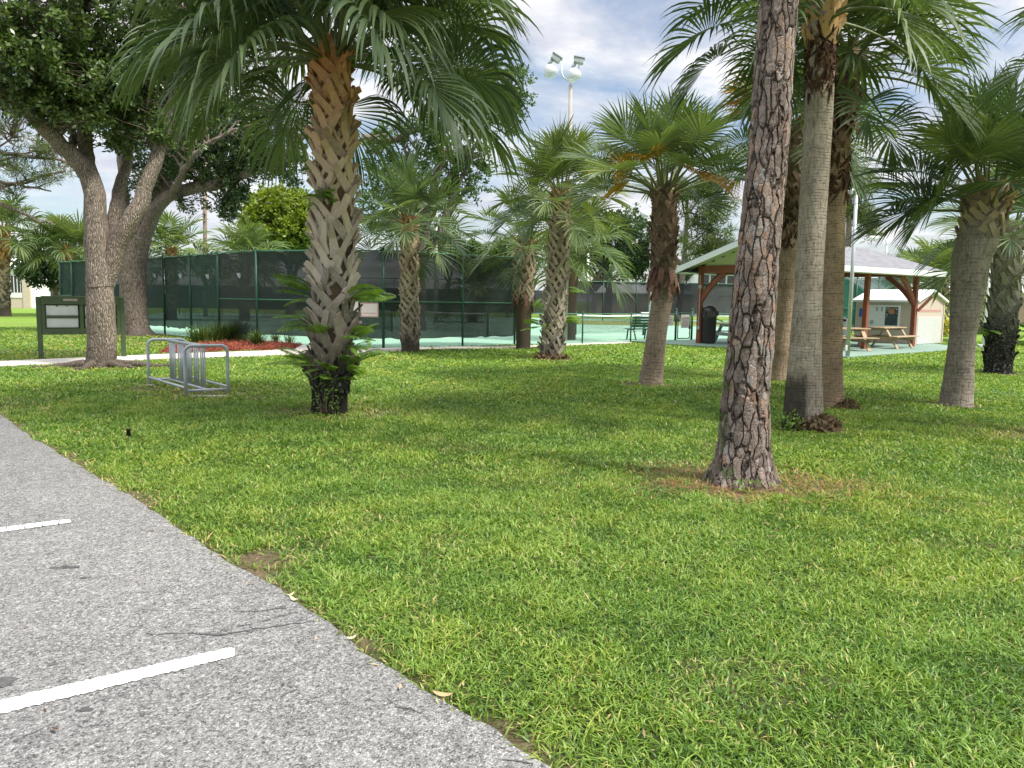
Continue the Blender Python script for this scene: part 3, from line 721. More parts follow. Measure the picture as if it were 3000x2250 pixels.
def spine_fn(sp):
    sp = np.array(sp, float)
    def fn(z):
        z = np.asarray(z, float)
        return np.stack([np.interp(z, sp[:, 2], sp[:, 0]), np.interp(z, sp[:, 2], sp[:, 1]), z], -1)
    return fn
def add_boots(mb, fn, rad, z0, z1, dz, L, W, q, lift=.05, skip=0.0, tilt=(24, 42)):
    z = z0; k = 0
    while z < z1:
        k += 1; ang = k * 2.39996 + q.normal(0, .12); z += dz * q.uniform(.85, 1.15)
        if q.random() < skip: continue
        c = fn(z); r_ = rad(z)
        b = R(q.uniform(*tilt)) * (1 if k % 2 else -1) + q.normal(0, .08)
        n = np.array([math.cos(ang), math.sin(ang), 0]); t = np.array([-math.sin(ang), math.cos(ang), 0]); u = np.array([0, 0, 1.0])
        l = L * q.uniform(.75, 1.2); w = W * q.uniform(.8, 1.2); tn = np.clip(q.normal(.5, .28), 0, 1)
        rows = []
        for s_, ww, out_ in ((0, 1.15, .0), (.35, 1.0, .012), (.7, .86, lift * .45), (1.0, .72, lift * q.uniform(.7, 1.7))):
            along = u * math.cos(b) * l * (s_ - .45) + t * math.sin(b) * l * (s_ - .45)
            wd = t * math.cos(b) - u * math.sin(b)
            a2 = (math.sin(b) * l * (s_ - .45)) / max(r_, .05)                       # wrap round the trunk
            dn_ = r_ * (math.cos(a2) - 1)
            ctr = c + n * (r_ + out_ + dn_ + .006) + along
            for sg in (-1, 1):
                e = ctr + wd * sg * w * ww / 2 - n * (w * ww / 2) ** 2 / (2 * r_) * 1.2
                rows.append((e + n * .012, e - n * .020))
        v = []
        for kk in range(4):
            (lo, li), (ro, ri) = rows[2 * kk], rows[2 * kk + 1]
            v += [lo, ro, ri, li]
        f = []
        for kk in range(3):
            o = kk * 4
            for e in range(4): f.append((o + e, o + (e + 1) % 4, o + 4 + (e + 1) % 4, o + 4 + e))
        f += [(3, 2, 1, 0), (12, 13, 14, 15)]
        mb.add(v, f, tn)
        # the second leg of the split base
        b2 = -b * q.uniform(.8, 1.2); p0 = c + n * (r_ + .010); l2 = l * .55
        a2 = math.sin(b2) * l2 / max(r_, .05)
        p1 = c + np.array([math.cos(ang + a2 * -1), math.sin(ang + a2 * -1), 0]) * (r_ + .004) - u * math.cos(b2) * l2
        mb.bar(p1, p0, w * .5, .020, tone=tn * .7, up=n)

def palm(name, label, sp, r_base, r_mid, r_top, z_top, trunk_mat, crown, boots=None, boot_mat=None, seed=1, leaf='palm_leaf', group='sabal palms on the lawn', flare_h=.5, skirt=None, dead=None, sides=28, bands=()):
    q = np.random.default_rng(seed)
    base = np.array(sp[0], float)
    loc = sp_loc = np.array([base[0], base[1], 0.0])
    pts = [np.array(p, float) - loc for p in sp]; pts[0][2] = -.05
    fn = spine_fn(pts)
    root = thing(name, label, 'palm tree', loc, 0, group)
    zs = np.linspace(-.05, z_top, 60 if r_mid > .14 else 40)
    rad = lambda z: np.interp(z, [-.05, .08, flare_h, flare_h * 2.2, z_top * .75, z_top], [r_base * 1.08, r_base, (r_base + r_mid) / 2 * .98, r_mid, r_top, r_top * .92])
    P_ = fn(zs)
    mb = MB(); mb.tube(P_, rad(zs), sides, wob=.025, seed=seed); mb.build('trunk', trunk_mat, root, True)
    if boots:
        mb = MB()
        for bt in boots: add_boots(mb, fn, rad, q=q, **bt)
        mb.build('leaf_bases', boot_mat, root)
    if skirt:
        mb = MB()
        z0, z1, n, ln = skirt
        for k in range(n):
            z = q.uniform(z0, z1); a = q.uniform(0, 2 * PI); r_ = float(rad(z)); c = fn(z)
            nn = np.array([math.cos(a), math.sin(a), 0]); t = np.array([-math.sin(a), math.cos(a), 0]); l = ln * q.uniform(.6, 1.2); w = .10 * q.uniform(.6, 1.2)
            dn = np.array([0, 0, -1.0]); v = []
            for s_, o_, ww in ((0, .01, .7), (.35, .09, 1), (.75, .12, .8), (1, .09, .15)):
                ctr = c + nn * (r_ + o_) + dn * l * s_ + t * .05 * s_ * q.normal()
                v += [ctr - t * w * ww / 2, ctr + t * w * ww / 2]
            mb.add(v, [(0, 1, 3, 2), (2, 3, 5, 4), (4, 5, 7, 6)], q.uniform(.1, .9))
        mb.build('hanging_husks', M['dead_husk'], root)
    if bands:
        mb = MB()
        for (z0, z1, n) in bands:
            for k in range(n):
                z = q.uniform(z0, z1); a = q.uniform(0, 2 * PI); r_ = float(rad(z)); c = fn(z)
                nn = np.array([math.cos(a), math.sin(a), 0]); t = np.array([-math.sin(a), math.cos(a), 0]); l = q.uniform(.06, .2); w = q.uniform(.02, .06); u = np.array([0, 0, q.choice([-1.0, 1.0])]) + t * q.normal(0, .5)
                v = []
                for s_, o_, ww in ((0, .004, 1.0), (.5, q.uniform(.008, .03), .9), (1, q.uniform(.01, .06), .3)):
                    ctr = c + nn * (r_ + o_) + u * l * s_; v += [ctr - t * w * ww / 2, ctr + t * w * ww / 2]
                mb.add(v, [(0, 1, 3, 2), (2, 3, 5, 4)], q.uniform(0, .8))
        mb.build('bark_fibre', M['dark_fibre'], root)
    top = fn(z_top)
    mbl, mbp = MB(), MB()
    n = crown['n']; e0, e1_ = crown.get('el', (78, -35)); a0 = crown.get('a0', q.uniform(0, 6))
    for k in range(n):
        t = (k + .5) / n
        el = R(e0 + (e1_ - e0) * t ** crown.get('pw', .9)) + q.normal(0, .07)
        az = a0 + k * 2.39996 + q.normal(0, .15)
        pet = crown['pet'] * q.uniform(.85, 1.15) * (.8 + .25 * t); fan = crown['fan'] * q.uniform(.88, 1.1)
        dr = crown.get('droop', .7) * (.55 + .75 * t)
        o = top + np.array([math.cos(az), math.sin(az), 0]) * r_top * .6 - np.array([0, 0, 1]) * (.45 * t * crown.get('deep', 1.0))
        frond(mbl, mbp, o, az, el, pet, fan, crown.get('nl', 44), dr, q, tone=np.clip(q.normal(.45, .16), .05, .95), sag=crown.get('sag', .22) * (.4 + t), wid=crown.get('wid', 1.0), spread=crown.get('spread', 125), K=crown.get('K', 6), pr=crown.get('pr', .016), fold=crown.get('fold', .35))
    for (az, el, pet, fan, dr) in crown.get('extra', []):
        frond(mbl, mbp, top, R(az), R(el), pet, fan, 46, dr, q, tone=q.uniform(.45, .7), sag=.25)
    mbl.build('crown', M[leaf], root); mbp.build('leaf_stalks', M['petiole'], root, True)
    for (az, el, pet, fan, dr, mt) in (dead or []):
        a_, b_ = MB(), MB()
        frond(a_, b_, top, R(az), R(el), pet, fan, 34, dr, q, tone=q.uniform(.4, .8), sag=.3, spread=95)
        d_ = a_.build('dead_frond' if mt == 'dead_leaf' else 'yellow_frond', M[mt], root, label='withered brown frond' if mt == 'dead_leaf' else 'yellowing frond')
    return root, fn, rad, loc
M['dark_fibre'] = leafy('dark_fibre', (.025, .016, .012), (.14, .075, .045), .9, .1, .0)
M['dead_husk'] = leafy('dead_husk', (.10, .045, .03), (.38, .24, .18), .8, .15, .05)

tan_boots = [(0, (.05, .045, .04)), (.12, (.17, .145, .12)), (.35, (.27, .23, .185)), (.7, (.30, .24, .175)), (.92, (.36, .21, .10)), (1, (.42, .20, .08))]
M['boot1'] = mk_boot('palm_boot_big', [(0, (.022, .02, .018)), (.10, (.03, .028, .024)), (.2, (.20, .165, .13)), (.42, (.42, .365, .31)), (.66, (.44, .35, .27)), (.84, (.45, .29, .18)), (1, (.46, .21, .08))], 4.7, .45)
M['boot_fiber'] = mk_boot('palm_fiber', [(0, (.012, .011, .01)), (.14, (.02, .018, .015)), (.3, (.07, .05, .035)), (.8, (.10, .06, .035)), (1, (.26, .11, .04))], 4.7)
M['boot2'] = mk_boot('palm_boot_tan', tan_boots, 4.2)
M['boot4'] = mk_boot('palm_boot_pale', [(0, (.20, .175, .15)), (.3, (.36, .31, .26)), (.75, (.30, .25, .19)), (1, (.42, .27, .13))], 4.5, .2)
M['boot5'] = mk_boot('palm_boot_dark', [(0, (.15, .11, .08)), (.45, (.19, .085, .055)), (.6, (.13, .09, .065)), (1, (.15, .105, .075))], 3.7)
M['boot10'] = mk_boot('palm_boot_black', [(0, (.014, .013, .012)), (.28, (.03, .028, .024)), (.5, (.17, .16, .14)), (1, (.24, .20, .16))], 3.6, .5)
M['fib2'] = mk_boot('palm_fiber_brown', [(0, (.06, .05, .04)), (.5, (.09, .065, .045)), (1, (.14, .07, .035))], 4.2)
M['ring7'] = mk_rings('palm_bark_grey', (.235, .195, .15), (.38, .33, .265), 26, (-.03, .80, .80), .55, .65, .2)
M['ring8'] = mk_rings('palm_bark_orange', (.24, .175, .115), (.42, .30, .19), 26, None, .2, .4, .8)
M['ring6'] = mk_rings('palm_bark_flaky', (.22, .155, .105), (.41, .31, .21), 24, None, .25, .6, .65)
M['ring9'] = mk_rings('palm_bark_mottled', (.21, .175, .145), (.36, .31, .26), 18, None, .55, .6, .45)
M['ring5'] = mk_rings('palm_bark_brown', (.21, .16, .115), (.36, .285, .215), 16, None, .3, .5, .5)

def S_(*a): return [P(*p) for p in a]
def sp_of(key, d, tops):                   # foot + list of (px, py) on the trunk axis at the same distance
    f0 = foot[key]; return [f0] + [P(x, y, f0[1] + (d if k == len(tops) - 1 else 0)) for k, (x, y) in enumerate(tops)]

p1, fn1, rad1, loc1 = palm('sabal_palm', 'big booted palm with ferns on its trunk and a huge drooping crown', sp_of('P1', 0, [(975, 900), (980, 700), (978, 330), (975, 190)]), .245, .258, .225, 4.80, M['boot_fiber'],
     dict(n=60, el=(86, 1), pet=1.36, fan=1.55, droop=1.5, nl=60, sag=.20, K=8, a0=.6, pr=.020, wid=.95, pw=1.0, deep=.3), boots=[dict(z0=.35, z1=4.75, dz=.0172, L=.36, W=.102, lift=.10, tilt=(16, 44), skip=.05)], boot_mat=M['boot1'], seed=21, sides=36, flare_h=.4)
palm('sabal_palm', 'slim booted palm standing against the dark tennis screen', sp_of('P2', 0, [(1200, 860), (1199, 690)]), .27, .25, .22, 3.95, M['fib2'],
     dict(n=34, el=(86, -14), pet=1.0, fan=1.15, droop=.42, nl=40, sag=.22), boots=[dict(z0=.25, z1=3.9, dz=.019, L=.30, W=.085, lift=.06)], boot_mat=M['boot2'], seed=22, leaf='palm_leaf')
palm('sabal_palm', 'short palm with long stalks at the end of the dark tennis screen', sp_of('P3', 0, [(1534, 850), (1541, 700)]), .23, .27, .30, 3.5, M['fib2'],
     dict(n=26, el=(84, -10), pet=1.2, fan=1.05, droop=.5, nl=40, sag=.2), boots=[dict(z0=1.55, z1=3.45, dz=.022, L=.34, W=.09, lift=.06)], boot_mat=M['boot2'], skirt=(1.5, 2.1, 26, .5), seed=23)
palm('sabal_palm', 'pale booted palm with a fern skirt in front of the low fence', sp_of('P4', 0, [(1622, 950), (1640, 700), (1645, 560)]), .29, .27, .22, 4.5, M['fib2'],
     dict(n=36, el=(88, -12), pet=1.05, fan=1.15, droop=.36, nl=44, sag=.16), boots=[dict(z0=.15, z1=4.45, dz=.018, L=.34, W=.085, lift=.08)], boot_mat=M['boot4'], seed=24, leaf='palm_leaf_light')
palm('sabal_palm', 'leaning palm with an upright V-shaped crown and a ruff of husks', sp_of('P5', 0, [(1923, 980), (1944, 845), (1946, 570)]), .23, .185, .215, 3.72, M['ring5'],
     dict(n=30, el=(88, 12), pet=1.08, fan=1.02, droop=.26, nl=46, sag=.08, pw=.8, deep=.3, pr=.018), boots=[dict(z0=2.15, z1=3.68, dz=.018, L=.28, W=.09, lift=.06)], boot_mat=M['boot5'], skirt=(1.95, 2.3, 46, .40), seed=25,
     dead=[(215, 22, .95, .85, .4, 'yellow_leaf'), (240, 48, .95, .75, .3, 'yellow_leaf'), (190, 42, 1.0, .8, .4, 'yellow_leaf'), (-40, 22, .95, .75, .8, 'dead_leaf'), (-65, 30, .9, .6, .7, 'dead_leaf')])
palm('sabal_palm', 'flaky-barked palm half hidden just behind the pine trunk', sp_of('P6', 0, [(2300, 900), (2318, 600), (2330, 380)]), .25, .20, .22, 5.25, M['ring6'],
     dict(n=30, el=(84, -16), pet=.85, fan=1.05, droop=.6, nl=44), boots=[dict(z0=3.3, z1=5.2, dz=.022, L=.30, W=.09, lift=.07)], boot_mat=M['boot5'], seed=26, dead=[(180, 40, 1.15, .8, .7, 'dead_leaf'), (192, 26, 1.1, .75, .8, 'dead_leaf'), (172, 52, 1.2, .8, .6, 'yellow_leaf')], bands=[(2.7, 3.9, 320)])
palm('sabal_palm', 'tall smooth grey palm with black stained foot and weeds round it', sp_of('P7', 0, [(2359, 1020), (2373, 740), (2395, 370), (2412, 60)]), .25, .165, .165, 5.45, M['ring7'],
     dict(n=34, el=(84, -2), pet=1.1, fan=1.15, droop=.75, nl=48, K=7, a0=1.1), boots=[dict(z0=4.75, z1=5.4, dz=.03, L=.32, W=.10, lift=.09)], boot_mat=M['boot4'], seed=27, flare_h=.8, sides=36, bands=[(4.15, 4.85, 260)])
palm('sabal_palm', 'orange-tan ringed palm directly behind the smooth grey one', sp_of('P8', 0, [(2440, 940), (2447, 640), (2462, 380), (2488, 190)]), .19, .148, .155, 5.35, M['ring8'],
     dict(n=30, el=(84, -14), pet=.95, fan=1.05, droop=.6, nl=46, a0=.2), boots=[dict(z0=4.35, z1=5.3, dz=.022, L=.34, W=.10, lift=.11)], boot_mat=M['boot5'], seed=28, skirt=(4.2, 4.6, 18, .3), bands=[(3.2, 3.95, 200), (4.1, 4.6, 120)])
palm('sabal_palm', 'mottled grey palm leaning right with fat boot ball under its crown', sp_of('P9', 0, [(2822, 980), (2846, 760), (2885, 640), (2900, 540)]), .245, .19, .30, 3.5, M['ring9'],
     dict(n=30, el=(88, 14), extra=[(185, -8, .9, 1.0, .5), (205, 4, 1.0, 1.0, .55), (160, 0, .9, 1.0, .5), (-20, -5, .9, 1.0, .5)], pet=.9, fan=1.1, droop=.42, nl=48, sag=.13, a0=2.2), boots=[dict(z0=2.75, z1=3.45, dz=.013, L=.28, W=.10, lift=.07)], boot_mat=M['boot2'], seed=29)
palm('sabal_palm', 'black-footed booted palm with hanging ferns at the right edge', sp_of('P10', 0, [(2940, 900), (2958, 690)]), .30, .29, .27, 3.55, M['boot10'],
     dict(n=28, el=(84, -8), pet=.9, fan=1.1, droop=.5, nl=40), boots=[dict(z0=.3, z1=3.5, dz=.02, L=.34, W=.095, lift=.06)], boot_mat=M['boot10'], seed=30)
p11 = [np.array([7.6, 9.3, 0]), np.array([7.75, 9.35, 3.0]), np.array([7.7, 9.3, 5.3])]
palm('sabal_palm', 'palm outside the right edge, only its high fronds reaching in', p11, .25, .18, .2, 5.2, M['ring9'],
     dict(n=22, el=(84, 8), pet=1.1, fan=1.2, droop=.7, nl=44, a0=.9), seed=31)
# palms farther off
def far_palm(label, px, depth, zt, pet, fan, seed, r_=.2, n=24, leaf='palm_leaf_light', boot=True, el=(80, -22), base_z=0.0):
    b = at(px, depth, 0); t = b + np.array([.15, 0, zt])
    return palm('sabal_palm', label, [b, b + np.array([.05, 0, zt * .5]), t], r_ * 1.15, r_, r_ * 1.1, zt, M['fib2'], dict(n=n, el=el, pet=pet, fan=fan, droop=.9, nl=30, K=5, wid=1.5, pr=.03),
        boots=[dict(z0=.6, z1=zt - .05, dz=.05, L=.42, W=.16, lift=.10)] if boot else None, boot_mat=M['boot2'], seed=seed, leaf=leaf, group='palms beyond the lawn', sides=14)
far_palm('distant palm in front of the white roofed house at the left edge', 12, 50, 5.7, 1.4, 1.7, 41, .32, 30, el=(80, -2))
far_palm('distant full palm with red-brown boots left of the big oak', 195, 52, 4.6, 1.4, 1.9, 42, .35, 34, el=(80, -6))
far_palm('rounded palm above the green fence just right of the oaks', 500, 47, 4.4, 1.3, 1.7, 43, .3, 30)
far_palm('grey-green palm above the fence next to the bright ficus', 715, 48, 4.2, 1.2, 1.7, 44, .3, 28)
far_palm('sunlit yellow-green palm behind the pale booted palm', 1668, 31, 3.9, 1.2, 1.5, 45, .25, 24, boot=False)
far_palm('bushy palm behind the small tan shed', 2745, 36, 2.9, 1.2, 1.5, 46, .25, 30)
far_palm('thin distant palm right of the leaning mottled one', 2878, 44, 4.6, 1.2, 1.6, 47, .28, 26)
far_palm('low young palm behind the middle of the dark tennis screen', 1385, 52, 2.4, 1.0, 1.6, 48, .3, 20, boot=False)
far_palm('hazy palm beyond the pavilion roof end', 2660, 62, 3.6, 1.4, 2.0, 49, .3, 26, boot=False)

# ------------------------------------------------------------------ broadleaf trees and pines
def leaf_quads(mb, c, d, n, l, w, tone):           # diamonds: centre base c, long axis d, normal n
    s = unit(np.cross(d, n))
    a = c; b_ = c + d * (l * .5)[:, None] + s * (w * .5)[:, None]; e = c + d * l[:, None]; f_ = c + d * (l * .5)[:, None] - s * (w * .5)[:, None]
    v = np.stack([a, b_, e, f_], 1).reshape(-1, 3); k = np.arange(len(c))[:, None] * 4
    mb.add(v, k + np.array([[0, 1, 2, 3]]), np.repeat(tone, 4))
def clusters(mbw, mbl, cen, r, per, ll, lw, q, limbs=None, tw=.018, tone=.45, needle=False, flat=1.0, up=.7):
    limbs = None if limbs is None else np.vstack(limbs)
    for c in cen:
        rr = r * q.uniform(.65, 1.3); n = int(per * q.uniform(.6, 1.35))
        if limbs is not None:
            dd = np.linalg.norm((limbs - c) * [1, 1, 1.2], axis=1); k = q.choice(np.argsort(dd)[:4]); p0 = limbs[k]
            if np.linalg.norm(p0 - c) < 4.5:
                s = np.linspace(0, 1, 5)[:, None]; L = np.linalg.norm(c - p0)
                pts = p0 + (c - p0) * s + q.normal(0, .05 * L, (5, 3)) * np.sin(PI * s)
                mbl.tube(pts, np.linspace(tw * (1 + .5 * L), tw * .35, 5), 5, tone=.5, cap=False, mi=1)
        # a few sub-sprays within the cluster
        k = max(3, n // 14)
        sd = unit(q.normal(0, 1, (k, 3)) * [1, 1, flat]); sub = c + sd * rr * q.uniform(.25, 1.0, (k, 1)) ** .7
        idx = q.integers(0, k, n)
        if needle:
            pos = sub[idx]; d = unit(q.normal(0, 1, (n, 3)) + [0, 0, .35] + sd[idx] * .6)
            nn = unit(q.normal(0, 1, (n, 3)))
        else:
            pos = c + (sub[idx] - c) * q.uniform(.45, 1.12, (n, 1)) + q.normal(0, rr * .13, (n, 3))
            d = unit(q.normal(0, 1, (n, 3)) + sd[idx] * .9); nn = unit(q.normal(0, .7, (n, 3)) + [0, 0, up])
        tn = np.clip(q.normal(tone, .16, n) + q.normal(0, .09), 0, 1)
        leaf_quads(mbl, pos, d, nn, ll * q.uniform(.7, 1.3, n), lw * q.uniform(.7, 1.3, n), tn)
def smooth_line(pts, n=24, q=None, j=0.0):
    pts = np.array(pts, float); t = np.linspace(0, 1, len(pts)); tt = np.linspace(0, 1, n)
    # Catmull-Rom style interpolation
    out = []
    for x in tt:
        k = min(int(x * (len(pts) - 1)), len(pts) - 2); u = x * (len(pts) - 1) - k
        p0 = pts[max(k - 1, 0)]; p1 = pts[k]; p2 = pts[k + 1]; p3 = pts[min(k + 2, len(pts) - 1)]
        out.append(.5 * ((2 * p1) + (-p0 + p2) * u + (2 * p0 - 5 * p1 + 4 * p2 - p3) * u * u + (-p0 + 3 * p1 - 3 * p2 + p3) * u ** 3))
    out = np.array(out)
    if q is not None and j: out[1:-1] += q.normal(0, j, (n - 2, 3))
    return out
def in_blobs(blobs, n, q, shell=.35):              # random points in a list of ellipsoids (centre, radii, weight)
    w = np.array([b[2] for b in blobs], float); w /= w.sum(); out = []
    for k in q.choice(len(blobs), n, p=w):
        c, r_ = np.array(blobs[k][0]), np.array(blobs[k][1]); d = unit(q.normal(0, 1, 3)); out.append(c + d * r_ * q.uniform(shell, 1.0) ** .6)
    return np.array(out)

# --- the front oak
q = np.random.default_rng(51)
f0 = foot['OAK']; D0 = float(f0[1]); loc = np.array([f0[0], f0[1], 0])
root = thing('oak_tree', 'big live oak with forked grey trunk in front of the notice board', 'tree', loc, 0, 'live oaks')
def pl(pts): return [P(x, y, D0 + dd) - loc for x, y, dd in pts]
mbw = MB()
roots_fl = lambda a, i: 1 + np.clip(1 - i / 9.0, 0, 1) ** 2 * (.55 + .45 * np.sin(a * 5 + 1.0) + .25 * np.sin(a * 3))
tr = smooth_line([np.array([0, 0, -.12])] + pl([(298, 1060, 0), (299, 985, 0), (296, 890, 0), (291, 800, 0), (287, 715, 0)]), 40)
mbw.tube(tr, np.interp(np.linspace(0, 1, 40), [0, .08, .25, .6, 1], [.40, .34, .295, .285, .22]), 40, wob=.05, seed=4, flare=roots_fl)
limb_def = [
    ([(294, 840, 0), (288, 760, 0), (281, 650, 0), (276, 560, .05), (250, 495, .0), (205, 450, -.2), (150, 395, -.5), (100, 345, -.9), (40, 285, -1.3), (-60, 200, -1.8)], .27, .10),
    ([(270, 560, .1), (259, 490, .3), (250, 420, .4), (249, 350, .5), (254, 270, .5), (246, 170, .4), (232, 60, .3), (235, -80, .2)], .17, .09),
    ([(297, 850, .0), (345, 715, .1), (385, 645, .1), (418, 575, .2), (445, 500, .3), (470, 430, .4), (492, 370, .5), (500, 300, .5), (540, 200, .3), (560, 80, .0)], .22, .07),
    ([(310, 740, .35), (335, 640, .5), (350, 560, .8), (368, 480, 1.1), (378, 400, 1.4), (380, 310, 1.6), (370, 200, 1.6)], .165, .06),
    ([(110, 355, -.8), (85, 300, -.9), (95, 230, -1.1), (75, 160, -1.3), (40, 80, -1.4)], .12, .06),
    ([(470, 430, .4), (540, 400, .9), (600, 360, 1.3), (612, 300, 1.6), (640, 230, 1.8)], .10, .045),
    ([(200, 452, -.2), (215, 400, .6), (190, 330, 1.2), (140, 260, 1.8)], .10, .05)]
limbs = []
for pts, ra, rb in limb_def:
    l = smooth_line(pl(pts), 26, q, .012); limbs.append(l); mbw.tube(l, np.linspace(ra, rb, 26), 20, wob=.04, seed=len(limbs), cap=False)
for a, L in ((-.4, 1.0), (.15, 1.35), (-2.6, 1.1), (-1.6, .7), (2.6, .9)):   # surface roots
    s = np.linspace(0, 1, 8)[:, None]; d = np.array([math.cos(a), math.sin(a), 0])
    mbw.tube(d * (.3 + s * L) + np.array([0, 0, .07]) * (1 - s * 1.4) + q.normal(0, .02, (8, 3)) * s, np.linspace(.10, .025, 8), 8, cap=False)
mbw.build('trunk', M['oak'], root, True)
mbt, mbl = MB(), MB()
def bl(px, py, d, rx, ry, rd, w): return (P(px, py, D0 + d) - loc, (rx * D0 / F, rd, ry * D0 / F), w)
blobs = [bl(90, 60, -.8, 170, 130, 2.0, 3), bl(330, 40, .3, 170, 120, 2.2, 3), bl(230, 200, -.3, 190, 110, 1.8, 3.2), bl(80, 190, -1.2, 120, 100, 1.5, 2), bl(330, 300, .6, 120, 70, 1.4, 1.3), bl(130, 310, -.8, 70, 45, 1.0, .9), bl(470, 180, .8, 110, 120, 1.6, 2), bl(250, -230, 0, 330, 160, 3.0, 4.5), bl(-150, 100, -1, 150, 180, 2.0, 2.2), bl(360, 400, .4, 60, 35, .6, .45), bl(280, 350, -.3, 60, 40, .5, .4), bl(540, 70, .8, 120, 110, 1.6, 1.6), bl(590, 310, 1.2, 90, 80, 1.0, 1.3), bl(500, 390, .6, 60, 40, .7, .5), bl(300, 250, .2, 150, 80, 1.0, 1.6), bl(200, 330, .3, 90, 50, .8, .7), bl(430, 330, .6, 90, 60, 1.0, 1.0)]
cen = in_blobs(blobs, 1000, q)
clusters(mbt, mbl, cen, .30, 78, .105, .055, q, limbs, .011)
mbl.build('crown', [M['oak_leaf'], M['twig']], root)

# --- the second oak, farther back
q = np.random.default_rng(52)
f0 = foot['OAK2']; D0 = float(f0[1]); loc = np.array([f0[0], f0[1], 0])
root = thing('oak_tree', 'farther live oak with a long limb reaching right over the green fence', 'tree', loc, 0, 'live oaks')
mbw = MB()
tr = smooth_line([np.array([0, 0, -.15])] + pl([(398, 960, 0), (393, 900, 0), (390, 820, 0), (394, 740, 0), (408, 690, 0)]), 30)
mbw.tube(tr, np.interp(np.linspace(0, 1, 30), [0, .1, .3, 1], [.62, .52, .48, .46]), 36, wob=.04, seed=9, flare=lambda a, i: 1 + np.clip(1 - i / 7.0, 0, 1) ** 2 * (.5 + .35 * np.sin(a * 4 + .3) + .45 * np.cos(a)))
limb_def = [
    ([(405, 730, 0), (432, 670, 0), (462, 608, -.2), (505, 571, -.4), (560, 553, -.6), (630, 543, -.8), (690, 518, -1.0), (745, 498, -1.2), (800, 478, -1.4), (850, 440, -1.5), (890, 395, -1.5), (930, 365, -1.4)], .29, .09),
    ([(400, 720, .1), (420, 640, .4), (470, 560, .8), (520, 470, 1.2), (560, 380, 1.5), (600, 290, 1.7), (640, 180, 1.8)], .32, .09),
    ([(395, 740, 0), (370, 640, .2), (360, 540, .5), (350, 430, .9), (330, 320, 1.2)], .28, .08),
    ([(505, 571, -.4), (520, 540, -1.2), (550, 480, -1.8), (610, 420, -2.2), (690, 380, -2.4)], .15, .05),
    ([(690, 518, -1.0), (720, 470, -.5), (760, 400, .1), (800, 330, .3)], .11, .05),
    ([(560, 553, -.6), (600, 500, -.3), (650, 450, .3), (700, 410, .6)], .12, .05),
    ([(890, 395, -1.5), (1000, 415, -1.7), (1060, 405, -1.8), (1130, 395, -1.9)], .09, .03)]
limbs = []
for pts, ra, rb in limb_def:
    l = smooth_line(pl(pts), 30, q, .02); limbs.append(l); mbw.tube(l, np.linspace(ra, rb, 30), 16, wob=.04, seed=len(limbs), cap=False)
mbw.build('trunk', M['oak2'], root, True)
mbt, mbl = MB(), MB()
blobs = [bl(560, 420, 0, 110, 70, 1.8, 2.2), bl(680, 380, 0, 110, 90, 1.8, 2.6), bl(620, 300, .5, 150, 90, 2.2, 2.6), bl(780, 390, -.5, 90, 100, 1.5, 2), bl(860, 350, -1, 70, 70, 1.4, 1), bl(470, 420, .5, 80, 90, 1.6, 1.6), bl(620, 500, -.8, 120, 28, .8, 1.4), bl(760, 480, -1, 90, 35, .8, 1.3), bl(690, 560, -1, 30, 50, .5, .5), bl(670, 600, -1, 18, 40, .4, .28), bl(560, 590, -.6, 40, 30, .5, .22), bl(420, 560, .6, 60, 80, 1.0, .7), bl(600, 120, 1, 300, 140, 3.5, 5), bl(400, 250, 1, 160, 150, 2.5, 3), bl(840, 470, -1.3, 60, 60, 1.0, .9), bl(480, 520, -.4, 60, 30, .7, .6)]
cen = in_blobs(blobs, 760, q)
clusters(mbt, mbl, cen, .42, 80, .13, .065, q, limbs, .02)
mbl.build('crown', [M['oak_leaf2'], M['twig']], root)

# --- generic trees behind
def broad_tree(name, label, px, depth, blobs_px, n, r, per, ll, mat, seed, trunk_r=.25, tone=.45, limbs_px=None, group=None, shell=.5, cat='tree'):
    q = np.random.default_rng(seed); b0 = at(px, depth, 0)
    root = thing(name, label, cat, b0, 0, group)
    blobs = []
    for (x, y, dd, rx, ry, w) in blobs_px:
        c = P(x, y, depth + dd) - b0; blobs.append((c, (rx * depth / F, min(rx, ry * 1.6) * depth / F, ry * depth / F), w))
    top = np.mean([b[0] for b in blobs], axis=0)
    mbw = MB(); limbs = []
    l = smooth_line([np.array([0, 0, -.1]), np.array([.1, 0, top[2] * .45]), top], 16, q, .02); limbs.append(l)
    mbw.tube(l, np.linspace(trunk_r, trunk_r * .3, 16), 12, wob=.05, seed=seed)
    for bb in blobs:
        st = l[q.integers(5, 11)]; m_ = smooth_line([st, (st + bb[0]) / 2 + q.normal(0, .3, 3) + [0, 0, .3], bb[0]], 12, q, .03); limbs.append(m_)
        mbw.tube(m_, np.linspace(trunk_r * .5, trunk_r * .12, 12), 8, cap=False)
    for pts in (limbs_px or []):
        m_ = smooth_line([P(x, y, depth + dd) - b0 for x, y, dd in pts], 16, q, .02); limbs.append(m_); mbw.tube(m_, np.linspace(trunk_r * .7, trunk_r * .2, 16), 10, cap=False)
    mbw.build('trunk', M['oak2'], root, True)
    mbt, mbl = MB(), MB()
    clusters(mbt, mbl, in_blobs(blobs, n, q, shell), r, per, ll, ll * .55, q, limbs, .02, tone)
    mbl.build('crown', [M[mat], M['twig']], root)
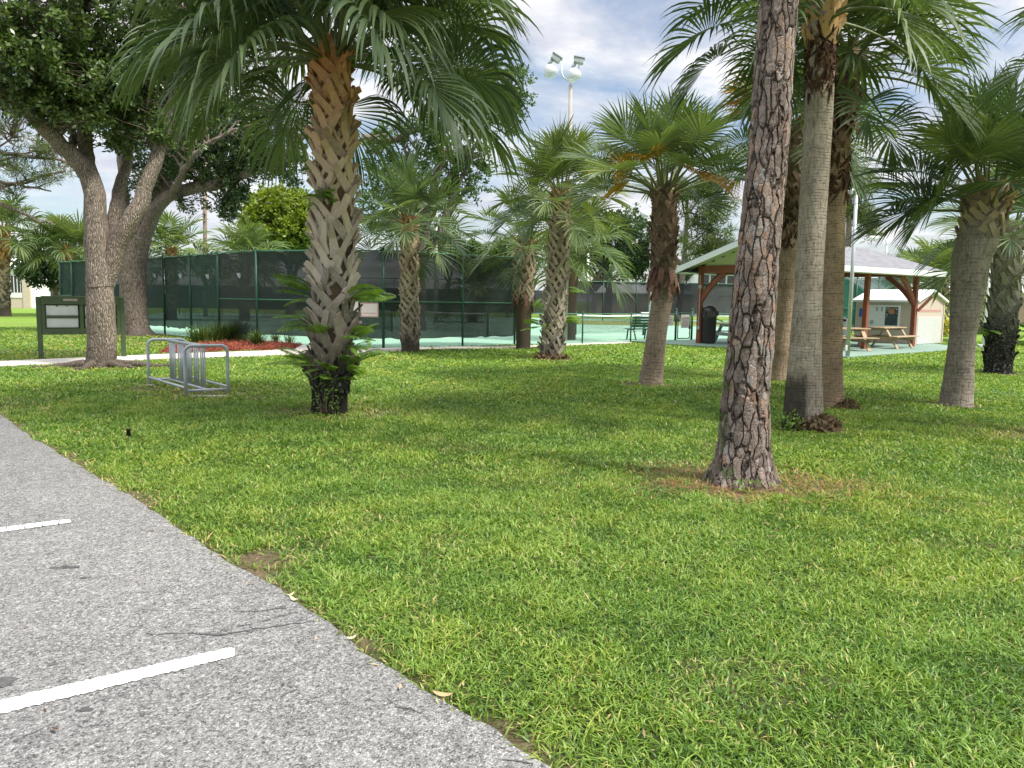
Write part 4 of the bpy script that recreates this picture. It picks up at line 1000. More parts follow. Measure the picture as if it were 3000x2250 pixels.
broad_tree('oak_tree', 'loose light green oak behind the slim booted palm', 1230, 38, [(1180, 420, 0, 110, 80, 2), (1330, 400, 0, 120, 90, 2), (1440, 300, 1, 90, 110, 2), (1250, 520, 0, 120, 80, 2), (1380, 520, 1, 90, 60, 1.3), (1120, 600, 0, 80, 70, 1.1), (1240, 650, 0, 100, 60, 1.3), (1500, 260, 1, 60, 60, .9), (1330, 220, 1, 150, 120, 2.5), (1130, 480, 0, 60, 60, .7)], 480, .50, 60, .17, 'leaf_mid', 61, .32, .42,
           [[(1290, 690, 0), (1310, 620, 0), (1340, 550, 0), (1380, 450, .3)], [(1060, 405, 0), (1150, 410, 0), (1220, 380, 0), (1300, 370, 0)], [(1250, 640, 0), (1200, 560, 0), (1160, 470, 0)]], 'live oaks')
broad_tree('ficus_tree', 'round sunlit yellow-green ficus behind the green fence', 850, 55, [(840, 660, 0, 118, 95, 3), (760, 690, 0, 50, 60, .7), (900, 700, 0, 80, 70, 1)], 420, .70, 70, .30, 'leaf_bright', 62, .4, .55, shell=.7)
broad_tree('dark_tree', 'dark bushy tree beside the white roofed house on the left', 160, 56, [(150, 800, 0, 60, 45, 2), (110, 780, 0, 50, 30, 1), (195, 790, 0, 40, 50, 1), (160, 740, 0, 60, 40, 1)], 150, .60, 60, .26, 'leaf_dark', 63, .25)
broad_tree('broad_tree', 'dark spreading tree behind the far black screen, between two palms', 1780, 72, [(1760, 690, 0, 90, 70, 2), (1840, 700, 0, 80, 80, 2), (1700, 640, 0, 70, 60, 1.3), (1800, 770, 0, 120, 40, 1.4), (1880, 760, 0, 60, 60, 1), (1650, 740, 0, 60, 70, 1)], 380, .75, 64, .30, 'leaf_dark', 64, .45, .6, [[(1740, 850, 0), (1780, 800, 0), (1830, 760, 0), (1890, 740, 0)], [(1720, 850, 0), (1760, 790, 0), (1720, 720, 0)]])
broad_tree('broad_tree', 'small pale green tree beyond the court at the end of the tall screen', 1490, 66, [(1490, 740, 0, 50, 40, 1.4), (1455, 760, 0, 30, 30, .8), (1540, 730, 0, 40, 50, 1)], 130, .6, 54, .26, 'leaf_mid', 65, .2, .5)
broad_tree('broad_tree', 'low green trees seen just over the middle of the dark screen', 1310, 64, [(1300, 720, 0, 60, 35, 1.2), (1370, 735, 0, 50, 25, 1), (1240, 710, 0, 60, 45, 1.2)], 150, .65, 54, .28, 'leaf_mid', 66, .2, .35)
broad_tree('broad_tree', 'hazy round tree on the right behind the tan shed palms', 2720, 80, [(2700, 790, 0, 70, 45, 1.5), (2770, 770, 0, 50, 50, 1.2), (2640, 810, 0, 50, 30, .8)], 150, .8, 50, .36, 'leaf_mid', 67, .3, .5)
broad_tree('broad_tree', 'tree line piece behind the pavilion and far screen', 2150, 90, [(2060, 800, 0, 90, 40, 1), (2250, 800, 0, 110, 45, 1), (2400, 800, 0, 80, 40, .8)], 200, .9, 54, .40, 'leaf_dark', 68, .3, .55)
broad_tree('broad_tree', 'low tree line behind the white houses at the left edge', 60, 95, [(-60, 790, 0, 90, 50, 1), (70, 740, 0, 90, 60, 1), (230, 770, 0, 90, 60, 1)], 200, .9, 54, .40, 'leaf_mid', 69, .3, .3)

def pine_tree(label, px, depth, tops, r0, tufts, n, seed, r=.5, per=46, ll=.34, lw=.03, mat='needle', limbs_px=(), bark='oak2', group='pines beyond the courts'):
    q = np.random.default_rng(seed); b0 = at(px, depth, 0)
    root = thing('pine_tree', label, 'pine tree', b0, 0, group)
    mbw = MB(); limbs = []
    l = smooth_line([np.array([0, 0, -.1])] + [P(x, y, depth) - b0 for x, y in tops], 24, q, .015); limbs.append(l)
    mbw.tube(l, np.linspace(r0, r0 * .25, 24), 14, wob=.04, seed=seed)
    for pts in limbs_px:
        m_ = smooth_line([P(x, y, depth + dd) - b0 for x, y, dd in pts], 18, q, .03); limbs.append(m_); mbw.tube(m_, np.linspace(r0 * .35, r0 * .08, 18), 8, cap=False)
    cents = []
    for (x, y, dd, rx, ry, w) in tufts:
        c = P(x, y, depth + dd) - b0; cents.append((c, (rx * depth / F, rx * depth / F, ry * depth / F), w))
        st = l[q.integers(9, 22)]; m_ = smooth_line([st, (st + c) / 2 + q.normal(0, .25, 3), c], 10, q, .03); limbs.append(m_); mbw.tube(m_, np.linspace(r0 * .28, r0 * .07, 10), 7, cap=False)
    mbw.build('trunk', M[bark], root, True)
    mbt, mbl = MB(), MB()
    clusters(mbt, mbl, in_blobs(cents, n, q, .2), r, per, ll, lw, q, limbs, .018, .5, needle=True, flat=.6)
    mbl.build('crown', [M[mat], M['twig']], root)
pine_tree('tall thin far pine with sparse tufts left of the pine trunk', 1985, 62, [(2000, 800), (2010, 660), (2015, 560)], .30, [(2090, 700, 0, 60, 40, 1.6), (2060, 640, 0, 55, 40, 1.6), (1990, 560, 0, 50, 30, 1.2), (2110, 600, 0, 40, 30, 1), (2050, 560, 0, 50, 30, 1.2), (2110, 740, 0, 40, 30, 1), (2030, 720, 0, 60, 40, 1.2), (2080, 530, 0, 30, 20, .7), (1960, 620, 0, 30, 30, .6)], 210, 71, .75, 50, .62, .055)
pine_tree('far pine above the pavilion roof right of the grey palm', 2484, 66, [(2486, 700), (2490, 560), (2500, 500)], .32, [(2505, 510, 0, 40, 26, 1.2), (2540, 540, 0, 35, 25, 1), (2480, 560, 0, 40, 30, 1), (2535, 640, 0, 30, 28, 1), (2510, 620, 0, 40, 30, 1), (2470, 620, 0, 30, 20, .6), (2550, 680, 0, 30, 20, .7)], 120, 72, .7, 50, .6, .055)
pine_tree('pine left of the picture reaching thin twiggy boughs over the far lawn', -260, 25, [(-250, 500), (-250, 100)], .28, [(60, 310, 0, 70, 40, 1.6), (40, 400, 0, 60, 40, 1.3), (120, 440, 0, 60, 30, 1.2), (190, 500, 0, 50, 25, 1), (30, 480, 0, 60, 25, 1), (110, 520, 0, 70, 25, .9), (20, 560, 0, 50, 16, .4), (-100, 350, 0, 120, 150, 3)], 210, 73, .34, 46, .22, .018,
          limbs_px=[[(-250, 420, 0), (-80, 430, 0), (60, 455, 0), (180, 470, 0), (230, 520, 0)], [(-250, 560, 0), (-100, 570, 0), (20, 600, 0), (100, 640, 0), (160, 660, 0)], [(-250, 480, 0), (-60, 520, 0), (40, 540, 0), (150, 560, 0)]])

# --- the near pine: its trunk stands in the photo, its crown is above the frame
q = np.random.default_rng(55)
f0 = foot['PINE']; D0 = float(f0[1]); loc = np.array([f0[0], f0[1], 0])
root = thing('pine_tree', 'near pine trunk with thick red-brown plated bark and flared foot', 'pine tree', loc, 0)
mid = [P(2181, 1220, D0) - loc, P(2213, 814, D0) - loc, P(2254, 407, D0 + .02) - loc, P(2281, 0, D0 + .05) - loc]
top = [mid[-1] + np.array([.25, .1, 4.0]), mid[-1] + np.array([.3, .2, 9.5])]
sp = np.array([[0, 0, -.12]] + [list(m) for m in mid] + [list(t) for t in top])
zs = np.concatenate([np.linspace(-.12, .6, 90), np.linspace(.606, 4.9, 420), np.linspace(5.0, sp[-1][2], 30)])
fnp = lambda z: np.stack([np.interp(z, sp[:, 2], sp[:, 0]), np.interp(z, sp[:, 2], sp[:, 1]), z], -1)
sm = fnp(zs); kk = np.ones(41) / 41
for c_ in range(2):
    pad = np.pad(sm[:, c_], 20, mode='edge'); sm[:, c_] = np.convolve(pad, kk, 'valid')
rad_ = np.interp(zs, [-.12, .0, .12, .35, .8, 2.0, 3.2, 4.3, 14], [.36, .30, .262, .222, .200, .174, .158, .154, .05])
fl = lambda a, i: 1 + np.clip((.34 - zs[i]) / .46, 0, 1) ** 1.6 * (.20 * np.sin(a * 5 + .8) + .14 * np.sin(a * 3 + 2) + .08)
mb = MB(); mb.tube(sm, rad_, 220, wob=.022, seed=5, flare=fl)
mb.build('trunk', M['pine'], root, True)
mbw, mbt, mbl = MB(), MB(), MB(); limbs = []
for k in range(13):
    z = 7.5 + k * .52; a = k * 2.4; o = np.array([np.interp(z, sp[:, 2], sp[:, 0]), np.interp(z, sp[:, 2], sp[:, 1]), z]); L = q.uniform(1.8, 3.2) * (1 - k * .035)
    m_ = smooth_line([o, o + np.array([math.cos(a), math.sin(a), .15]) * L * .5, o + np.array([math.cos(a), math.sin(a), .35]) * L], 12, q, .03); limbs.append(m_); mbw.tube(m_, np.linspace(.06, .015, 12), 7, cap=False)
mbw.build('branches', M['twig'], root, True)
cen = np.vstack([l[q.integers(4, 12, 11)] + q.normal(0, .35, (11, 3)) for l in limbs])
clusters(mbt, mbl, cen, .42, 60, .26, .02, q, limbs, .012, .5, needle=True)
mbl.build('crown', [M['needle'], M['twig']], root)
# moss and weeds on the near pine are in its bark; fallen needles round its foot
mb = MB(); q = np.random.default_rng(56)
n = 1500; a = q.uniform(0, 2 * PI, n); r_ = .30 + np.abs(q.normal(0, .38, n)); x = f0[0] + np.cos(a) * r_ * 1.35; y = f0[1] + np.sin(a) * r_ * .9 - .06
dirs = q.uniform(0, PI, n); L = q.uniform(.06, .16, n)
d = np.stack([np.cos(dirs), np.sin(dirs), q.normal(0, .12, n)], -1)
leaf_quads(mb, np.stack([x, y, q.uniform(.006, .03, n)], -1), d, np.tile([0, 0, 1.0], (n, 1)), L, np.full(n, .006), q.uniform(.2, .9, n))
M['fallen_needle'] = leafy('fallen_needle', (.10, .045, .02), (.42, .22, .10), .8, .1, .0)
tag(mb.build('pine_needles', M['fallen_needle']), 'brown fallen needles round the foot of the near pine', 'needle litter', kind='stuff')

# ------------------------------------------------------------------ fences
def panel(name, a, b, z0, z1, mat, parent, off=0.0, sag=0.0, th=.006, n=12, seed=0, label=None):
    a = np.array(a, float)[:2]; b = np.array(b, float)[:2]; d = b - a; L = np.linalg.norm(d); d /= L; nrm = np.array([d[1], -d[0]])
    q = np.random.default_rng(seed); mb = MB(); t = np.linspace(0, 1, n)
    zl = z0 + (q.normal(0, sag, n) if sag else np.zeros(n)); v = []
    for k in range(n):
        p = a + d * L * t[k] + nrm * (off + (q.normal(0, .012) if sag else 0)); p2 = a + d * L * t[k] + nrm * off
        v += [(*p, zl[k]), (*p2, z1), (*(p - nrm * th), zl[k]), (*(p2 - nrm * th), z1)]
    v = np.array(v) - (np.array(parent.location) if parent is not None else 0)
    f = []
    for k in range(n - 1):
        o = k * 4; f += [(o, o + 4, o + 5, o + 1)]
    mb.add(v, f); return mb.build(name, mat, parent, True, label)
def link_panel(a, b, z0, z1, parent, off=.03):
    a = np.array(a, float)[:2]; b = np.array(b, float)[:2]; d = b - a; L = np.linalg.norm(d); d /= L; nrm = np.array([d[1], -d[0]])
    p, q_ = a + nrm * off, b + nrm * off; o0 = np.array(parent.location)
    v = np.array([(*p, z0), (*q_, z0), (*q_, z1), (*p, z1)]) - o0
    mb = MB(); mb.add(v, [(0, 1, 2, 3)]); o = mb.build('chain_link', M['link'], parent)
    uv = o.data.uv_layers.new(name='UVMap')
    for k, c in enumerate([(0, z0), (L, z0), (L, z1), (0, z1)]): uv.data[k].uv = c
    return o
def post(parent, p, h, r=.038, mat='green_metal', cap=True):
    p = np.array(p, float) - np.array(parent.location); mb = MB()
    mb.tube([(p[0], p[1], -.05), (p[0], p[1], h)], r, 12)
    if cap: mb.lathe([(r * 1.15, 0), (r * 1.2, .03), (r * .7, .07), (0.001, .085)], 12, (p[0], p[1], h))
    return mb.build('post', M[mat], parent, True)
def rail(parent, a, b, z, r=.026, mat='green_lit', name='top_rail', wave=0.0, seed=0):
    a = np.array([a[0], a[1], z]) - np.array(parent.location); b = np.array([b[0], b[1], z]) - np.array(parent.location)
    s = np.linspace(0, 1, 14)[:, None]; pts = a + (b - a) * s
    if wave: pts[:, 2] += np.random.default_rng(seed).normal(0, wave, 14)
    mb = MB(); mb.tube(pts, r, 10); return mb.build(name, M[mat], parent, True)
HF = 3.03
# long green-screened side
runL = [FP['L'], FP['L2'], FP['L2'] * .55 + FP['A'] * .45, FP['A'], FP['B'], FP['Cc'], FP['D']]
root = thing('court_fence', 'tall green-screened fence running back along the left side of the courts', 'fence', FP['D'], 0, 'tennis court fences')
for k in range(len(runL) - 1):
    a, b = runL[k], runL[k + 1]
    rail(root, a, b, HF, wave=.012, seed=k)
    panel('windscreen', a, b, .30, 1.62, M['screen_green' if k < 5 else 'screen_black'], root, -.03, .02, seed=k)
    panel('windscreen', a, b, 1.60, HF - .02, M['screen_green' if k < 5 else 'screen_black'], root, -.045, .006, seed=k + 9)
    post(root, a, HF + .02)
for (a, b) in ((runL[0], runL[1]), (runL[5], runL[6])): rail(root, a, b, 1.46, .024, name='mid_rail')
link_panel(runL[4], runL[6], .03, HF, root)
for k, (x, y) in enumerate([(452, 802), (527, 802), (607, 804), (699, 800)]):        # half-moon wind vents
    dep = float(np.interp(x, [179, 480, 558, 640, 752], [37, 30.6, 28.9, 27.2, 25.2])); c = P(x, y, dep - .06) - np.array(root.location)
    mb = MB(); a = np.linspace(PI, 2 * PI, 9); w = .075
    pts = [(c[0] + w * math.cos(t) * .8 - (.05 * math.sin(t)), c[1] - .02 - .05 * abs(math.sin(t)), c[2] + .17 * math.sin(t)) for t in a]
    pts2 = [(x_, y_ + .012, z_) for x_, y_, z_ in pts]
    n0 = len(pts); mb.add(pts + pts2, [(i, i + 1, n0 + i + 1, n0 + i) for i in range(n0 - 1)]); mb.f.append(np.array([list(range(n0))])); mb.m.append(np.zeros(1, int))
    mb.build('wind_vent', M['paper_grey'], root)
# front, black-screened, facing the lawn
root = thing('court_fence', 'tall black-screened chain-link fence facing the lawn behind the booted palms', 'fence', FP['E'], 0, 'tennis court fences')
runF = [FP['D'], FP['E'], FP['Ff'], FP['Gg']]
for k in range(3):
    a, b = runF[k], runF[k + 1]
    rail(root, a, b, HF, seed=k, wave=.004); rail(root, a, b, 1.46, .024, name='mid_rail')
    panel('windscreen', a, b, .30, 1.62, M['screen_black'], root, -.04, .018, seed=20 + k)
    panel('windscreen', a, b, 1.60, HF - .03, M['screen_black'], root, -.06, .006, seed=30 + k)
    link_panel(a, b, .03, HF, root)
    post(root, a, HF + .05, .045 if k == 1 else .034)
post(root, FP['Gg'], HF + .03)
# low fence
root = thing('low_fence', 'low green chain-link fence between the lawn and the open court', 'fence', FG[0], 0, 'tennis court fences')
HL = 1.10
pts_ = [FP['Gg'], FG[0], FG[1], FG[2]]
for k in range(3):
    a, b = pts_[k], pts_[k + 1]; rail(root, a, b, HL, .022); link_panel(a, b, .04, HL, root)
    if k: post(root, a, HL, .03)
root2 = thing('low_fence', 'low green chain-link fence running on behind the pavilion', 'fence', FG[3], 0, 'tennis court fences')
rail(root2, FG[3], ex, HL, .022); link_panel(FG[3], ex, .04, HL, root2)
for t in (.33, .66, 1.0): post(root2, FG[3] + (ex - FG[3]) * t, HL, .03)
# gate
root = thing('court_gate', 'narrow green gate with a red printed notice, between two capped posts', 'gate', FG[2])
post(root, FG[2], 1.25, .045); post(root, FG[3], 1.25, .045)
ga = FG[2] + (FG[3] - FG[2]) * .13; gb = FG[2] + (FG[3] - FG[2]) * .87
mb = MB(); o0 = np.array(root.location)
for z in (.10, 1.13): mb.tube([ga * [1, 1, 0] + [0, 0, z] - o0, gb * [1, 1, 0] + [0, 0, z] - o0], .022, 8)
for p in (ga, gb): mb.tube([p + [0, 0, .10] - o0, p + [0, 0, 1.13] - o0], .022, 8)
mb.build('gate_frame', M['green_metal'], root, True); link_panel(ga, gb, .1, 1.13, root)
mb = MB(); mb.box(gb + [-.02, -.04, .55] - o0, (.08, .05, .12)); mb.build('latch', M['black'], root)
def notice(label, c, w, h, ang, lines, red=None, head=None, border=None, parent_name='notice_sign'):
    rt = thing(parent_name, label, 'sign', c, ang, 'notices on the court fences')
    mb = MB(); mb.box((0, 0, 0), (w, .006, h), bevel=.002); mb.build('board', M['cream'], rt)
    if border:
        mb = MB()
        for s in (-1, 1):
            mb.box((0, -.0045, s * (h / 2 - .022)), (w - .03, .003, .014)); mb.box((s * (w / 2 - .022), -.0045, 0), (.014, .003, h - .058))
        mb.build('border', M['sign_red'], rt)
    if head:
        text_mesh(head, h * .19, 'lettering', M['sign_red'], rt, Matrix.Translation((0, -.006, h * .22)) @ Matrix.Rotation(PI / 2, 4, 'X'))
    mb = MB()
    for (z, ln) in lines: mb.box((0, -.0045, z * h), (ln * w, .003, h * .05))
    if lines: mb.build('print', M['sign_pink'], rt)
    return rt
gd = FG[3] - FG[2]; gang = math.atan2(gd[1], gd[0]); mid_g = (ga + gb) / 2 + np.array([.03, -.06, .80])
notice('red printed CAUTION notice hanging on the court gate', mid_g, .50, .54, gang, [(.02, .5), (-.12, .62), (-.26, .72), (-.38, .3)], head='CAUTION')
ld = FG[2] - FG[1]; p = FG[2] - ld / np.linalg.norm(ld) * .46 + np.array([.03, -.07, .84])
notice('small faded red notice on the low fence just left of the gate', p, .42, .40, math.atan2(ld[1], ld[0]), [(.28, .5), (.1, .62), (-.08, .5), (-.25, .4)])
dl = FP['E'] - FP['D']; p = P(1085, 908, float(FP['E'][1]) + .05); p[1] = FP['E'][1] - .02
notice('white notice with a red border on the tall screen beside the ferny palm', p + np.array([0, -.09, 0]), .60, .44, math.atan2(dl[1], dl[0]), [(-.22, .8)], border=True)
notice('smaller white notice half hidden by the ferny palm', P(1038, 898, float(FP['E'][1])) + np.array([0, .02, 0]), .26, .30, math.atan2(dl[1], dl[0]), [])
# far screens across the courts
farA, farB, farC, farE = at(1560, 58, 0), at(1668, 60, 0), at(2420, 64, 0), at(2580, 44, 0)
root = thing('court_fence', 'far black-screened fence across the courts', 'fence', farB, 0, 'tennis court fences')
xs_ = np.linspace(0, 1, 9)
for k in range(8):
    a, b = farB + (farC - farB) * xs_[k], farB + (farC - farB) * xs_[k + 1]
    rail(root, a, b, 3.05, .03); panel('windscreen', a, b, .55, 2.05, M['screen_far'], root, -.03, .01, seed=k); panel('windscreen', a, b, 2.02, 3.02, M['screen_far'], root, -.05, .006, seed=k + 40); post(root, a, 3.08)
farL = at(150, 61, 0)
root = thing('court_fence', 'far grey screen seen through the gap beside the short palm', 'fence', farA, 0, 'tennis court fences')
xs_ = np.linspace(0, 1, 13)
for k in range(12):
    a, b = farL + (farB - farL) * xs_[k], farL + (farB - farL) * xs_[k + 1]
    panel('windscreen', a, b, .5, 2.3, M['screen_far'], root, -.03, .01, seed=k + 60); rail(root, a, b, 3.05, .03); post(root, a, 3.08)
root = thing('court_fence', 'teal-screened fence seen under the pavilion roof beside the shed', 'fence', farE, 0, 'tennis court fences')
tA, tB = at(2380, 44, 0), at(2640, 43, 0)
for k in range(4):
    a, b = tA + (tB - tA) * k / 4, tA + (tB - tA) * (k + 1) / 4
    panel('windscreen', a, b, .1, 3.0, M['screen_teal'], root, -.03, .006, seed=k + 80); rail(root, a, b, 1.35, .028, name='mid_rail'); rail(root, a, b, 3.04, .03); post(root, a, 3.05)
# nets
def net(label, a, b, h=.95):
    a = np.array([*a, 0]); b = np.array([*b, 0]); rt = thing('tennis_net', label, 'net', a, 0, 'tennis nets'); o0 = a
    for p in (a, b): post(rt, p, h + .1, .045)
    s = np.linspace(0, 1, 16); sagz = h - .06 * np.sin(PI * s)
    mb = MB(); v = []
    for k in range(16):
        p = (b - a) * s[k]; v += [(p[0], p[1], .06), (p[0], p[1], sagz[k])]
    mb.add(v, [(2 * k, 2 * k + 2, 2 * k + 3, 2 * k + 1) for k in range(15)])
    o = mb.build('netting', M['net'], rt); uv = o.data.uv_layers.new(name='UVMap'); L = np.linalg.norm(b - a)
    for l in o.data.loops:
        co = o.data.vertices[l.vertex_index].co; uv.data[l.index].uv = (math.hypot(co.x, co.y), co.z)
    mb = MB(); mb.tube([((b - a) * s[k]) + [0, 0, sagz[k]] for k in range(16)], .035, 8); mb.build('net_band', M['white'], rt, True)
o = np.array([-4.5, 31.0])
net('tennis net behind the tall dark screen', o + e1 * 7.25 - e2 * .4 - np.array([7.5, -1]), o + e1 * 7.25 + e2 * 8.6 - np.array([7.5, -1]))
net('tennis net on the open court behind the low fence', (2.9, 35.5), (7.0, 39.5), .9)
net('second tennis net behind the right part of the tall screen', (-1.1, 33.6), (-5.6, 39.6))

# ------------------------------------------------------------------ pavilion
Bp = np.array([9.85, 25.3]); rz = R(35.4)
pav = thing('picnic_pavilion', 'open gabled picnic pavilion with red-brown posts and grey shingle roof', 'pavilion', (Bp[0], Bp[1], 0), rz)
LX, WY, EZ, RZ = 6.4, 4.8, 2.66, 3.80; ov = .72; mid_y = WY / 2
pv = MB()
def slope_pts(y, off): # roof plane height at y
    return EZ + .16 + (RZ - EZ - .16) * (1 - abs(y - mid_y) / (mid_y + ov)) + off
x0, x1 = -ov, LX + ov
for s in (-1, 1):
    ye = mid_y + s * (mid_y + ov)
    prof = [(x0, ye, slope_pts(ye, -.03)), (x0, mid_y, RZ - .03), (x0, mid_y, RZ + .035), (x0, ye - 0, slope_pts(ye, .035))]
    pv.extrude(prof if s > 0 else prof[::-1], (x0, 0, 0), (x1, 0, 0))
pv.build('roof', M['shingle'], pav)
fa = MB()
for s in (-1, 1):
    ye = mid_y + s * (mid_y + ov)
    fa.box(((x0 + x1) / 2, ye + s * .012, EZ + .085), (x1 - x0 + .05, .024, .19))
    for xx, sx in ((x0 - .012, -1), (x1 + .012, 1)):
        a = np.array([xx, ye, EZ + .07]); b = np.array([xx, mid_y, RZ - .11]); fa.bar(a, b, .024, .20)
fa.build('fascia', M['fascia'], pav)
so = MB()
for s in (-1, 1):                                    # flat eave soffits
    ya = mid_y + s * (mid_y + .01); ye = mid_y + s * (mid_y + ov)
    so.box(((x0 + x1) / 2, (ya + ye) / 2, EZ + .01), (x1 - x0 - .06, abs(ye - ya) - .05, .02))
for xx in (0.03, LX - .03):                          # gable siding
    for k in range(6):
        z = 2.935 + k * .145; half = (mid_y + ov) * (1 - (z + .14 - EZ - .13) / (RZ - EZ - .13))
        if half > .1: so.box((xx + (-.003 * (k % 2)), mid_y, z + .07), (.05, 2 * half, .146))
for s in (-1, 1):                                    # rake soffits
    for xa, xb in ((x0 + .02, -.01), (LX + .01, x1 - .02)):
        so.bar(((xa + xb) / 2, mid_y + s * (mid_y + ov - .06), EZ + .10), ((xa + xb) / 2, mid_y + s * .02, RZ - .085), abs(xb - xa), .02)
so.build('soffit', M['soffit'], pav)
bm_ = MB()
for yy in (0, WY): bm_.box((LX / 2, yy, 2.80), (LX + .20, .15, .27), bevel=.006)
for xx in (0, LX): bm_.box((xx, WY / 2, 2.797), (.149, WY - .16, .262), bevel=.006)
bm_.build('beam', M['stain_red'], pav)
for xx in (0, 3.1, LX):
    for yy in (0, WY):
        mb = MB(); mb.box((xx, yy, 1.345), (.16, .16, 2.66), bevel=.008); mb.build('post', M['stain_red'], pav)
def brace(a, b, bow, w=.10, h=.17):
    a = np.array(a, float); b = np.array(b, float); s = np.linspace(0, 1, 12)[:, None]
    hor = b - a; hor[2] = 0; hor /= np.linalg.norm(hor)
    pts = a + (b - a) * s + (np.array([0, 0, 1.0]) * .6 - hor * .6) * bow * 4 * s * (1 - s)
    sd = np.cross(hor, [0, 0, 1.0]); tg = np.gradient(pts, axis=0); tg /= np.linalg.norm(tg, axis=1)[:, None]; nn = np.cross(tg, sd)
    v = np.stack([pts + sd * w / 2 + nn * h / 2, pts - sd * w / 2 + nn * h / 2, pts - sd * w / 2 - nn * h / 2, pts + sd * w / 2 - nn * h / 2], 1).reshape(-1, 3)
    f = []
    for k in range(11):
        for e in range(4): f.append((k * 4 + e, k * 4 + (e + 1) % 4, k * 4 + 4 + (e + 1) % 4, k * 4 + 4 + e))
    f += [(3, 2, 1, 0), (44, 45, 46, 47)]
    m_ = MB(); m_.add(v, f); m_.build('brace', M['stain_red'], pav)
for yy in (0, WY):
    brace((LX - .03, yy, 1.62), (LX - 1.15, yy, 2.68), .10); brace((.03, yy, 1.62), (1.15, yy, 2.68), .10)
for xx in (0, LX):
    brace((xx, WY - .03, 1.62), (xx, WY - 1.15, 2.68), .10); brace((xx, .03, 1.62), (xx, 1.15, 2.68), .10)
mb = MB(); mb.tube([(-.11, WY - .06, .62), (-.11, WY - .06, 2.6)], .014, 8); mb.box((-.11, WY - .06, .62), (.05, .09, .13), bevel=.005); mb.box((-.11, WY - .06, 2.16), (.06, .12, .12), bevel=.005)
mb.build('conduit', M['galv'], pav)
mb = MB(); mb.bar((LX + .05, -.1, 1.38), (LX + .42, -.42, 1.92), .06, .10); mb.build('banner_arm', M['stain_red'], pav, label='short red-brown arm slanting out from the corner post')

# things under the pavilion
def picnic_table(name, label, loc, rz, L, mat_top, mat_leg, group='picnic tables under the pavilion'):
    t = thing(name, label, 'picnic table', loc, rz, group)
    q = np.random.default_rng(int(abs(loc[0]) * 100))
    mb = MB()
    for k in range(5): mb.box((0, -.30 + k * .15, .735), (L, .142, .038), tone=q.uniform(.2, .9), bevel=.004)
    mb.build('table_top', M[mat_top], t)
    for s in (-1, 1):
        mb = MB()
        for k in range(2): mb.box((0, s * (.62 + k * .15), .435), (L, .142, .038), tone=q.uniform(.2, .9), bevel=.004)
        mb.build('bench_seat', M[mat_top], t)
    for e in (-1, 1):
        x = e * (L / 2 - .28)
        for s in (-1, 1):
            mb = MB(); mb.bar((x, s * .28, .715), (x, s * .74, .0), .038, .14, tone=q.uniform(.2, .7), up=(1, 0, 0)); mb.build('leg', M[mat_leg], t)
        mb = MB(); mb.box((x + e * .04, 0, .35), (.036, 1.52, .135), tone=q.uniform(.2, .7)); mb.box((x + e * .04, 0, .68), (.036, .70, .08)); mb.build('cross_beam', M[mat_leg], t)
    return t
zt = .035
picnic_table('picnic_table', 'light wooden picnic table between the two right pavilion posts', (*(Bp + np.array([math.cos(rz), math.sin(rz)]) * 4.75 + np.array([-math.sin(rz), math.cos(rz)]) * .15), zt), rz + R(4), 1.75, 'wood', 'wood')
picnic_table('picnic_table', 'light wooden picnic table half hidden behind the orange-tan palm', (11.2, 26.3, zt), R(12), 1.8, 'wood', 'wood')
picnic_table('picnic_table', 'small grey-topped picnic table left of the pine trunk', (8.6, 29.6, zt), R(20), 1.5, 'grey_wood', 'galv')
def slat_bench(label, loc, rz, mat_s, mat_f, L=1.5, group='benches by the courts'):
    t = thing('park_bench', label, 'bench', loc, rz, group)
    mb = MB()
    for k in range(4): mb.box((0, -.20 + k * .115, .44), (L, .095, .03), bevel=.004)
    mb.build('seat', M[mat_s], t)
    mb = MB()
    for k in range(4): mb.box((0, .24 + k * .035, .56 + k * .115), (L, .03, .095), bevel=.004)
    mb.build('backrest', M[mat_s], t)
    for s in (-1, 1):
        x = s * (L / 2 - .16); mb = MB()
        mb.bar((x, -.22, .43), (x, -.30, .0), .045, .045); mb.bar((x, .20, .43), (x, .38, .0), .045, .045); mb.bar((x, -.25, .412), (x, .24, .412), .045, .03); mb.bar((x, .22, .41), (x, .37, .96), .045, .035)
        mb.build('leg', M[mat_f], t)
    return t
slat_bench('green bench beside the court just behind the low fence', (*at(1878, 31.9, 0)[:2], .01), R(205), 'green_metal', 'green_metal', 1.2)
slat_bench('green slatted bench under the pavilion seen between the palm trunks', (*at(2300, 28.6, 0)[:2], zt), R(8), 'green_lit', 'white', 2.0)
t = thing('trash_bin', 'dark dome-lidded trash bin against the left pavilion post', 'bin', (*at(2079, 29.2, 0)[:2], zt))
mb = MB(); mb.lathe([(.001, 0), (.25, 0), (.275, .06), (.29, .95), (.30, .96), (.30, 1.02)], 28); mb.build('body', M['bin'], t, True)
mb = MB(); mb.lathe([(.305, 1.0), (.31, 1.06), (.30, 1.20), (.26, 1.32), (.17, 1.41), (.001, 1.44)], 28); mb.build('lid', M['bin'], t, True)
mb = MB(); mb.bar((.26, -.06, .93), (.50, -.14, .84), .20, .03); mb.bar((.30, -.24, 1.14), (-.20, -.25, 1.14), .02, .18); mb.build('flap', M['black'], t)
t = thing('waste_bin', 'white waste bin with a black opening beside the teal screen', 'bin', (*at(2472, 30.5, 0)[:2], zt))
mb = MB(); mb.lathe([(.001, 0), (.24, 0), (.25, .05), (.26, .86), (.20, .98), (.12, 1.0), (.12, 1.06), (.001, 1.07)], 24); mb.build('body', M['white'], t, True)
mb = MB(); mb.box((-.05, -.20, .92), (.22, .10, .10), bevel=.02); mb.build('opening', M['black'], t)
